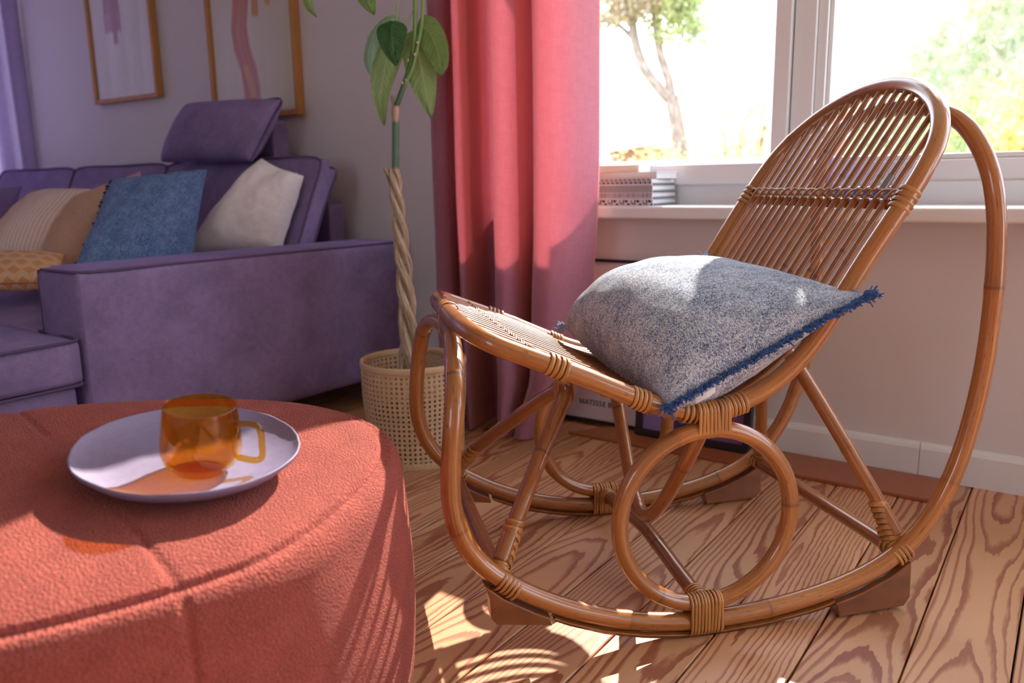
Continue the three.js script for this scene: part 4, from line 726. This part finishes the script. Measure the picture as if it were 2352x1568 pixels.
sofaCushion('purple velvet cushion at the left edge, behind the striped one', [[-3.51, 0.6, 1.0], [-3.39, 0.62, 0.92], [-3.516, 0.819, 0.77], [-3.76, 0.79, 0.88]], phys('#7b6799', { roughness: 0.9, sheen: 0.6, sheenColor: new THREE.Color('#8f86c8') }), { up: 0.07, down: 0.05, p: 0.5, seed: 33, n: 40 });
{
  const geo = canvasTexture(512, 512, (g, w, h) => {
    paper(g, w, h, '#dcb48c'); g.lineWidth = 7; const S = 128;
    for (let i = -1; i < 5; i++) for (let j = -1; j < 5; j++) { g.save(); g.translate(i * S + (j % 2) * S / 2, j * S); g.beginPath(); g.moveTo(0, 0); g.lineTo(S / 2, -S / 2); g.lineTo(S, 0); g.lineTo(S / 2, S / 2); g.closePath(); g.clip(); g.strokeStyle = '#d07e3c'; const a = (i + j) % 2 ? 1 : -1; for (let k = -10; k < 20; k++) { g.beginPath(); g.moveTo(-10, k * 15 - 80); g.lineTo(S + 10, k * 15 - 80 + a * 80); g.stroke(); } g.restore(); g.strokeStyle = '#e6c8a8'; g.beginPath(); g.moveTo(i * S + (j % 2) * S / 2, j * S); g.lineTo(i * S + (j % 2) * S / 2 + S / 2, j * S - S / 2); g.lineTo(i * S + (j % 2) * S / 2 + S, j * S); g.stroke(); }
  }); geo.wrapS = geo.wrapT = THREE.RepeatWrapping; geo.repeat.set(4.2, 4.2);
  sofaCushion('flat orange cushion with a geometric line pattern lying at the front of the seat', [[-2.66, 0.532, 1.32], [-2.415, 0.54, 1.2], [-2.62, 0.6, 1.07], [-2.96, 0.6, 1.18]], phys('#ffffff', { map: geo, roughness: 1 }), { up: 0.04, down: 0.055, p: 0.35, pinch: 0.03, seed: 35, n: 44 }, (t, P) => seamPipe(P, std('#c4763a'), t));
}

// ---------------------------------------------------------------- bouclé pouf with plate and mug
const TILT = { nx: 0.13, nz: 0.02, x: -0.937, y: 0.44, z: 1.762 };              // its soft top slopes gently towards the window side
const topY = (x, z) => TILT.y - TILT.nx * (x - TILT.x) - TILT.nz * (z - TILT.z);
{
  const r = rng(121), N = 768, cells = [], G = 62; for (let i = 0; i < G * G; i++) cells.push([r(), r(), 0.6 + 0.8 * r(), r() * 6.28]);
  const nub = (u, v) => { const x = u * G, y = v * G, i = Math.floor(x), j = Math.floor(y); let m = 0; for (let a = -1; a <= 1; a++) for (let b = -1; b <= 1; b++) { const c = cells[((j + b + G) % G) * G + (i + a + G) % G], dx = x - (i + a + c[0]), dy = y - (j + b + c[1]), ca = Math.cos(c[3]), sa = Math.sin(c[3]), e = Math.hypot(dx * ca + dy * sa, (dy * ca - dx * sa) * 1.5); m = Math.max(m, c[2] * Math.sqrt(Math.max(0, 1 - (e / 0.62) ** 2))); } return m / 1.4; };
  const H = new Float32Array(N * N), f = tileNoise(122, 150), lo = tileNoise(123, 8); for (let y = 0; y < N; y++) for (let x = 0; x < N; x++) H[y * N + x] = nub((x + 0.5) / N, (y + 0.5) / N);
  const rep = [1 / 0.21, 1 / 0.21];
  const map = texture(N, N, (u, v, x, y) => { const h = H[y * N + x], k = 0.5 * f(u, v) + 0.5 * lo(u, v); return mix3(mix3([134, 62, 56], [168, 82, 72], k), [206, 112, 96], 0.6 * h * f(v, u)); }, { repeat: rep });
  const bump = texture(N, N, (u, v, x, y) => 255 * (0.8 * H[y * N + x] + 0.2 * f(u, v)), { srgb: false, repeat: rep });
  const boucle = phys('#ffffff', { map, bumpMap: bump, bumpScale: 0.0032, roughness: 1, sheen: 0.4, sheenRoughness: 0.6, sheenColor: new THREE.Color('#d88a78') });
  const out = [[-0.784, 2.066], [-0.752, 1.977], [-0.7235, 1.88], [-0.7175, 1.83], [-0.7215, 1.77], [-0.739, 1.70], [-0.766, 1.62], [-0.797, 1.555], [-0.838, 1.495], [-0.9, 1.462], [-0.968, 1.4525], [-1.024, 1.4675], [-1.08, 1.497], [-1.14, 1.549], [-1.215, 1.642], [-1.268, 1.721], [-1.3, 1.79], [-1.33, 1.9], [-1.33, 2.02], [-1.28, 2.14], [-1.18, 2.23], [-1.06, 2.265], [-0.94, 2.24], [-0.85, 2.17]].map(([x, z]) => V(x, 0, z));
  const curve = new THREE.CatmullRomCurve3(smoothPath(out, true, 1), true), c = V(-1.03, 0, 1.86), M = 520;
  const t = thing('pouf', 'rust red bouclé pouf with rounded top and stitched seams', 'pouf', [c.x, 0, c.z]);
  const ringPts = curve.getSpacedPoints(M), offs = (k, d) => { const p = ringPts[k % M], q = ringPts[(k + 1) % M], o = ringPts[(k - 1 + M) % M], tx = q.x - o.x, tz = q.z - o.z, l = Math.hypot(tx, tz); let nx = tz / l, nz = -tx / l; if ((p.x - c.x) * nx + (p.z - c.z) * nz < 0) { nx = -nx; nz = -nz; } return [p.x + nx * d, p.z + nz * d]; };
  const len = curve.getLength(), groove = (s, w = 0.004) => Math.exp(-((s / w) ** 2));
  const seams = [0.076, 0.326, 0.576, 0.826].map((q) => q * M);                          // where the side panels meet
  const seamAt = (k) => Math.min(...seams.map((s) => Math.min(Math.abs(k - s), M - Math.abs(k - s)))) / M * len;
  // top panel: from the centre to the seam, softly rounded towards it, with the creases that run inwards from the side seams
  part('top_panel', grid(M, 90, (u, v) => {
    const k = Math.round(u * M), q = 1 - Math.pow(1 - v, 1.7), [ex, ez] = offs(k, 0), x = mix(c.x, ex, q), z = mix(c.z, ez, q), fall = (1 - q) * 0.42;
    const y = topY(x, z) - 0.004 - 0.011 * Math.pow(q, 8) - 0.006 * groove(fall, 0.003) - 0.0035 * groove(seamAt(k) * q, 0.005) * smooth(0.35, 0.6, q);
    return { p: V(x - c.x, y, z - c.z), uv: [x, z] };
  }, { closedU: true, flip: true }), boucle, t);
  part('side_panel', grid(M, 60, (u, v) => {
    const k = Math.round(u * M), h = Math.pow(v, 1.7), prof = 0.03 * Math.sqrt(1 - (1 - clamp(h / 0.1)) ** 2) + 0.012 * Math.sin(Math.PI * clamp((h - 0.1) / 0.9)) - 0.02 * smooth(0.85, 1, h);
    const [x, z] = offs(k, prof - 0.005 * groove(seamAt(k), 0.004)), y0 = topY(...offs(k, 0)) - 0.0165, y = mix(y0, 0.0, h) - 0;
    return { p: V(x - c.x, y - 0.005 * groove(h, 0.008), z - c.z), uv: [u * len, y] };
  }, { closedU: true, flip: true }), boucle, t);
}
const nTop = V(TILT.nx, 1, TILT.nz).normalize(), onTop = new THREE.Quaternion().setFromUnitVectors(V(0, 1, 0), nTop);
const lathe = (pts, seg = 72) => new THREE.LatheGeometry(pts.map(([x, y]) => new THREE.Vector2(x, y)), seg);
{
  const t = thing('plate', 'large matt lilac ceramic plate on the red pouf', 'plate', [-0.937, topY(-0.937, 1.762) - 0.003, 1.762]); t.quaternion.copy(onTop);
  const g = lathe([[0, 0.008], [0.04, 0.0082], [0.08, 0.0098], [0.105, 0.0145], [0.124, 0.022], [0.134, 0.0285], [0.1375, 0.0325], [0.1392, 0.0338], [0.1405, 0.0325], [0.1385, 0.027], [0.128, 0.017], [0.112, 0.0085], [0.095, 0.003], [0.07, 0.0005], [0, 0.0]], 120), p = g.attributes.position;
  for (let i = 0; i < p.count; i++) { const x = p.getX(i), z = p.getZ(i), a = Math.atan2(z, x), k = 1 + 0.012 * noise(Math.cos(a) * 2, Math.sin(a) * 2, 5) + 0.006 * noise(Math.cos(a) * 7, Math.sin(a) * 7, 8); p.setXYZ(i, x * k, p.getY(i) * (1 + 0.05 * noise(Math.cos(a) * 3, Math.sin(a) * 3, 2)), z * k); } g.computeVertexNormals();
  const n = tileNoise(131, 90), m = tileNoise(132, 10); part('body', g, phys('#ffffff', { map: texture(256, 256, (u, v) => { const k = 0.94 + 0.06 * n(u, v) + 0.05 * (m(u, v) - 0.5); return [132 * k, 124 * k, 160 * k]; }), roughness: 0.55, clearcoat: 0.12, clearcoatRoughness: 0.5 }), t);
}
{
  const amber = phys(new THREE.Color().setRGB(0.93, 0.68, 0.25), { roughness: 0.0, transmission: 1, thickness: 0, ior: 1.5, specularIntensity: 1 });
  const base = V(-0.907, 0, 1.764); base.y = topY(base.x, base.z) - 0.003 + 0.0098;
  const t = thing('mug', 'amber glass mug with a square handle standing on the lilac plate', 'mug', base.toArray()); t.quaternion.copy(onTop);
  part('body', lathe([[0, 0.0035], [0.02, 0.003], [0.032, 0.0005], [0.0345, 0.002], [0.0355, 0.005], [0.042, 0.010], [0.0478, 0.018], [0.0503, 0.028], [0.0502, 0.040], [0.0485, 0.058], [0.0462, 0.076], [0.0447, 0.0872], [0.0440, 0.0885], [0.0432, 0.0872], [0.0447, 0.076], [0.0470, 0.058], [0.0487, 0.040], [0.0488, 0.028], [0.0463, 0.0195], [0.041, 0.0135], [0.033, 0.0105], [0.018, 0.0095], [0, 0.0095]], 96), amber, t);
  const d = V(0.817, 0, -0.577), h = (r, y) => d.clone().multiplyScalar(r).setY(y);
  part('handle', tube([h(0.0475, 0.066), h(0.058, 0.0675), h(0.068, 0.067), h(0.0735, 0.064), h(0.0765, 0.057), h(0.078, 0.04), h(0.0785, 0.027), h(0.076, 0.0205), h(0.069, 0.0178), h(0.058, 0.0185), h(0.0478, 0.020)], 0.0043, { radial: 16, step: 0.0015 }), amber, t);
}

// ---------------------------------------------------------------- potted plant
{
  const PX = -1.587, PZ = 0.607, t = thing('potted_plant', 'braided money tree in a woven cane basket between sofa and curtain', 'plant', [PX, 0, PZ]);
  const strip = phys('#ffffff', { map: texture(128, 128, (u, v) => mix3([226, 200, 166], [200, 168, 130], clamp(0.5 + 0.7 * noise(u * 30, v * 3, 2)))), roughness: 0.7 });
  const rad = (y) => 0.142 + 0.012 * smooth(0, 0.29, y) + 0.001 * Math.sin(y * 40), cols = 62, rows = 19, y0 = 0.022, y1 = 0.283;
  const basket = part('basket', grid(96, 4, (u, v) => { const a = u * 6.2832, e = [[0.001, 0], [0.004, 0.0], [0.004, 0.02], [0.001, 0.02], [0.001, 0]][Math.round(v * 4)]; return { p: V(Math.cos(a) * (rad(0) + e[0]), e[1], Math.sin(a) * (rad(0) + e[0])), uv: [u * 6, v] }; }, { flip: true }).toNonIndexed(), strip, t);
  // every cane of the open weave is modelled: uprights and hoops that pass over and under each other
  const weave = [], strap = (path, wide, out) => { const n = path.length - 1; return grid(n, 2, (u, v) => { const p = path[Math.round(u * n)]; return { p: p.p.clone().addScaledVector(p.w, (v - 0.5) * wide).addScaledVector(p.o, out * (1 - (2 * v - 1) ** 2)), uv: [u * n * 0.02, v * 0.1] }; }); };
  for (let i = 0; i < cols; i++) { const a = i / cols * 6.28318, o = V(Math.cos(a), 0, Math.sin(a)), w = V(-Math.sin(a), 0, Math.cos(a)), path = []; for (let k = 0; k <= rows * 2; k++) { const y = mix(y0 - 0.004, y1, k / (rows * 2)), R = rad(y) + 0.0011 * Math.cos(Math.PI * (k / 2 - 0.5 + i)); path.push({ p: o.clone().multiplyScalar(R).setY(y), w, o }); } weave.push(strap(path, 0.0088, 0.0006)); }
  for (let j = 0; j < rows; j++) { const y = mix(y0 + 0.005, y1 - 0.005, j / (rows - 1)), path = []; for (let k = 0; k <= cols * 2; k++) { const a = k / (cols * 2) * 6.28318, o = V(Math.cos(a), 0, Math.sin(a)), R = rad(y) - 0.0011 * Math.cos(Math.PI * (k / 2 + j)); path.push({ p: o.clone().multiplyScalar(R).setY(y), w: V(0, 1, 0), o }); } weave.push(strap(path, 0.0078, 0.0006)); }
  const wv = part('weave', weave, phys('#ffffff', { map: strip.map, roughness: 0.7, side: THREE.DoubleSide }), basket); wv.userData.kind = 'stuff';
  part('rim', grid(96, 10, (u, v) => { const a = u * 6.2832, f = v * 6.2832, R = rad(0.29) + 0.0035 * Math.cos(f); return { p: V(Math.cos(a) * R, 0.290 + 0.0105 * Math.sin(f), Math.sin(a) * R), uv: [v, u * 5] }; }, { closedU: true, closedV: true }), strip, basket);
  part('inner_pot', lathe([[0, 0.004], [0.1, 0.004], [0.112, 0.02], [0.122, 0.135], [0.126, 0.137], [0.126, 0.14], [0.119, 0.14], [0.118, 0.125]], 48), std('#4a4038', { side: THREE.DoubleSide }), t);
  part('soil', grid(30, 10, (u, v) => { const a = u * 6.2832, R = v * 0.118; return { p: V(R * Math.cos(a), 0.124 + 0.005 * noise(R * 90 * Math.cos(a), R * 90 * Math.sin(a), 1), R * Math.sin(a)), uv: [u, v] }; }, { flip: true }), std('#40342b', { roughness: 1 }), t);
  // three stems plaited together, the bare stumps at their ends, and the one that goes on green
  const axis = new THREE.CatmullRomCurve3([[-1.603, 0.12, 0.603], [-1.612, 0.27, 0.60], [-1.609, 0.40, 0.598], [-1.617, 0.50, 0.596], [-1.624, 0.578, 0.592], [-1.636, 0.66, 0.588], [-1.645, 0.732, 0.583], [-1.654, 0.80, 0.58], [-1.655, 0.845, 0.577]].map((q) => V(q[0] - PX, q[1], q[2] - PZ)));
  const barkMap = texture(128, 256, (u, v) => { const n = noise(u * 6, v * 22, 3) + 0.5 * noise(u * 24, v * 70, 4), d = smooth(0.42, 0.55, noise(u * 16, v * 26, 9)); return mix3(mix3([222, 206, 180], [128, 108, 92], clamp(0.45 + 0.7 * n)), [74, 60, 54], d * 0.8); }, { repeat: [3, 9] });
  const stemBark = std('#ffffff', { map: barkMap, roughness: 0.85, bumpMap: barkMap, bumpScale: 0.0012 });
  const barkV = stemBark;
  for (let k = 0; k < 3; k++) { const pts = []; for (let i = 0; i <= 60; i++) { const q = i / 60, p = axis.getPoint(q), f = q * Math.PI * 2 * 2.35 + k * 2.0944 + 0.6, R = mix(0.0185, 0.0098, q); pts.push(p.add(V(Math.cos(f) * R, 0, Math.sin(f) * R))); } part('stem', tube(pts, (s, L) => mix(0.0172, 0.0088, s / L) * (1 + 0.16 * noise(s * 28, k * 9.3)), { radial: 12, step: 0.006 }), barkV, t); }
  const Q = (q) => V(q[0] - PX, q[1], q[2] - PZ);
  for (const pts of [[[-1.662, 0.79, 0.585], [-1.672, 0.825, 0.588], [-1.684, 0.848, 0.59]], [[-1.657, 0.8, 0.572], [-1.664, 0.835, 0.57], [-1.668, 0.857, 0.57]]]) part('stump', tube(pts.map(Q), 0.0062, { radial: 10, step: 0.004 }), stemBark, t);
  const greenStem = phys('#ffffff', { vertexColors: true, roughness: 0.5, clearcoat: 0.2 });
  const gcol = (list) => (s, a, L) => { const q = s / L, n = 0.9 + 0.2 * noise(s * 60, Math.cos(a) * 2, Math.sin(a) * 2); for (let i = 0; i < list.length - 1; i++) if (q <= list[i + 1][0]) { const c = mix3(list[i][1], list[i + 1][1], smooth(list[i][0], list[i + 1][0], q)); return c.map((v) => v * n); } return list.at(-1)[1]; };
  const pinkish = [0.5, 0.32, 0.24], deep = [0.07, 0.17, 0.09], fresh = [0.19, 0.36, 0.1];
  part('green_stem', tube([[-1.654, 0.76, 0.58], [-1.6545, 0.85, 0.577], [-1.653, 0.92, 0.574], [-1.652, 0.985, 0.571], [-1.6505, 1.022, 0.57]].map(Q), (s, L) => 0.0102 + (s > L * 0.9 ? 0.002 : 0), { radial: 14, step: 0.004, color: gcol([[0, pinkish], [0.32, pinkish], [0.36, deep], [0.82, deep], [0.86, pinkish], [1, pinkish]]) }), greenStem, t);
  part('stump', tube([[-1.652, 1.01, 0.571], [-1.657, 1.03, 0.572], [-1.659, 1.052, 0.572]].map(Q), 0.0052, { radial: 10, step: 0.004 }), stemBark, t);
  const up1 = [[-1.651, 1.015, 0.57], [-1.644, 1.04, 0.563], [-1.634, 1.08, 0.55], [-1.624, 1.14, 0.53], [-1.617, 1.2, 0.52], [-1.616, 1.28, 0.51], [-1.624, 1.4, 0.5], [-1.63, 1.5, 0.5]], up2 = [[-1.63, 1.085, 0.548], [-1.617, 1.12, 0.535], [-1.606, 1.18, 0.52], [-1.598, 1.25, 0.505], [-1.597, 1.34, 0.495], [-1.59, 1.45, 0.49]];
  part('branch', tube(up1.map(Q), (s, L) => mix(0.0085, 0.0058, clamp(s / 0.2)), { radial: 12, step: 0.005, color: gcol([[0, [0.05, 0.11, 0.06]], [0.12, [0.06, 0.14, 0.06]], [0.4, fresh], [1, fresh]]) }), greenStem, t);
  part('branch', tube(up2.map(Q), (s, L) => mix(0.005, 0.0042, s / L), { radial: 12, step: 0.005, color: gcol([[0, fresh], [1, [0.22, 0.42, 0.13]]]) }), greenStem, t);
  for (const q of [[-1.634, 1.087, 0.557], [-1.628, 1.095, 0.548], [-1.627, 1.15, 0.537], [-1.602, 1.196, 0.522], [-1.607, 1.165, 0.53]]) part('leaf_scar', new THREE.SphereGeometry(0.0042, 12, 8).scale(1, 1, 0.8).translate(...Q(q).toArray()), std('#d9bfae'), t);
  // leaves: a midrib curve, a width, a facing; veins in the surface
  const veins = (a, b, rib) => texture(256, 512, (u, v) => { const x = Math.abs(u - 0.5) * 2, k = (v * 15 - x * 2.4), d = Math.abs(k - Math.round(k)), vein = smooth(0.14, 0.0, d) * smooth(1, 0.75, x), m = smooth(0.035, 0.012, x), n = noise(u * 9, v * 14, 3); return mix3(mix3(mix3(a, b, clamp(0.5 + 0.5 * n)), rib, 0.3 * vein), rib, m); }, { wrap: THREE.ClampToEdgeWrapping });
  const veinBump = texture(128, 512, (u, v) => { const x = Math.abs(u - 0.5) * 2, k = v * 15 - x * 2.4; return 128 + 100 * Math.cos(k * 6.2832) * smooth(1, 0.6, x) - 90 * smooth(0.08, 0, x); }, { srgb: false, wrap: THREE.ClampToEdgeWrapping });
  const leafM = (a, b, rib) => phys('#ffffff', { map: veins(a, b, rib), bumpMap: veinBump, bumpScale: 0.0016, roughness: 0.5, transmission: 0.32, thickness: 0, side: THREE.DoubleSide });
  const light = leafM([140, 176, 104], [156, 188, 120], [186, 206, 150]), dark = leafM([44, 92, 44], [56, 108, 52], [108, 150, 84]), mid = leafM([104, 142, 66], [124, 160, 80], [164, 186, 116]), silver = leafM([142, 186, 150], [160, 200, 164], [190, 214, 180]);
  function leaf(pts, width, facing, mat, fold = 0.25, wave = 0.004, tipAt = 0.55) {
    const c = new THREE.CatmullRomCurve3(pts.map(Q)), F = V(...facing).normalize();
    return part('leaf', grid(20, 60, (u, v) => {
      const p = c.getPoint(v), T = c.getTangent(v), side = F.clone().cross(T).normalize(), N = T.clone().cross(side).normalize(), x = u * 2 - 1;
      const w = width / 2 * Math.pow(Math.sin(Math.PI * Math.pow(clamp(v * 0.985 + 0.008), tipAt)), 0.75);
      return { p: p.addScaledVector(side, x * w).addScaledVector(N, -fold * w * Math.abs(x) + wave * Math.cos((v * 15 - Math.abs(x) * 2.4) * 6.2832) * 0.35 + wave * noise(v * 6, x * 2, width * 90)), uv: [u, v] };
    }), mat, t);
  }
  const cam = [1.62, -0.1, 1.75];
  leaf([[-1.646, 1.248, 0.545], [-1.672, 1.262, 0.56], [-1.706, 1.225, 0.585], [-1.722, 1.16, 0.6], [-1.708, 1.108, 0.606]], 0.062, [0.5, 0.9, 1.2], silver, 0.5, 0.003);
  leaf([[-1.65, 1.24, 0.54], [-1.678, 1.2, 0.545], [-1.706, 1.12, 0.556], [-1.712, 1.05, 0.564], [-1.698, 0.972, 0.57]], 0.084, cam, light, 0.2);
  leaf([[-1.634, 1.25, 0.585], [-1.622, 1.222, 0.604], [-1.608, 1.175, 0.618], [-1.588, 1.122, 0.628]], 0.086, [1.2, 0.5, 1.9], dark, 0.12, 0.003, 0.62);
  leaf([[-1.62, 1.245, 0.5], [-1.598, 1.238, 0.485], [-1.572, 1.19, 0.478], [-1.556, 1.14, 0.478], [-1.553, 1.105, 0.482]], 0.082, [1.6, 0.2, 1.75], mid, 0.15, 0.003, 0.6);
  leaf([[-1.63, 1.235, 0.5], [-1.622, 1.18, 0.497], [-1.61, 1.11, 0.495], [-1.594, 1.05, 0.497], [-1.578, 0.99, 0.5]], 0.092, cam, light, 0.18, 0.004, 0.6);
  leaf([[-1.66, 1.39, 0.64], [-1.662, 1.35, 0.655], [-1.652, 1.3, 0.662], [-1.638, 1.256, 0.652]], 0.075, [1.4, 0.4, 1.8], mid, 0.25, 0.003, 0.6);
  leaf([[-1.79, 1.38, 0.74], [-1.797, 1.32, 0.742], [-1.788, 1.28, 0.745], [-1.766, 1.252, 0.742]], 0.03, [1.2, 0.1, 0.5], mid, 0.6, 0.001);
  part('petiole', tube([[-1.636, 1.247, 0.57], [-1.638, 1.29, 0.56], [-1.632, 1.36, 0.53], [-1.628, 1.42, 0.51]].map(Q), 0.0021, { radial: 8, step: 0.006, color: () => [0.24, 0.36, 0.12] }), greenStem, t);
  part('petiole', tube([[-1.62, 1.29, 0.51], [-1.625, 1.27, 0.52], [-1.64, 1.25, 0.54]].map(Q), 0.002, { radial: 8, step: 0.006, color: () => [0.24, 0.36, 0.12] }), greenStem, t);
}

renderer.render(scene, camera);
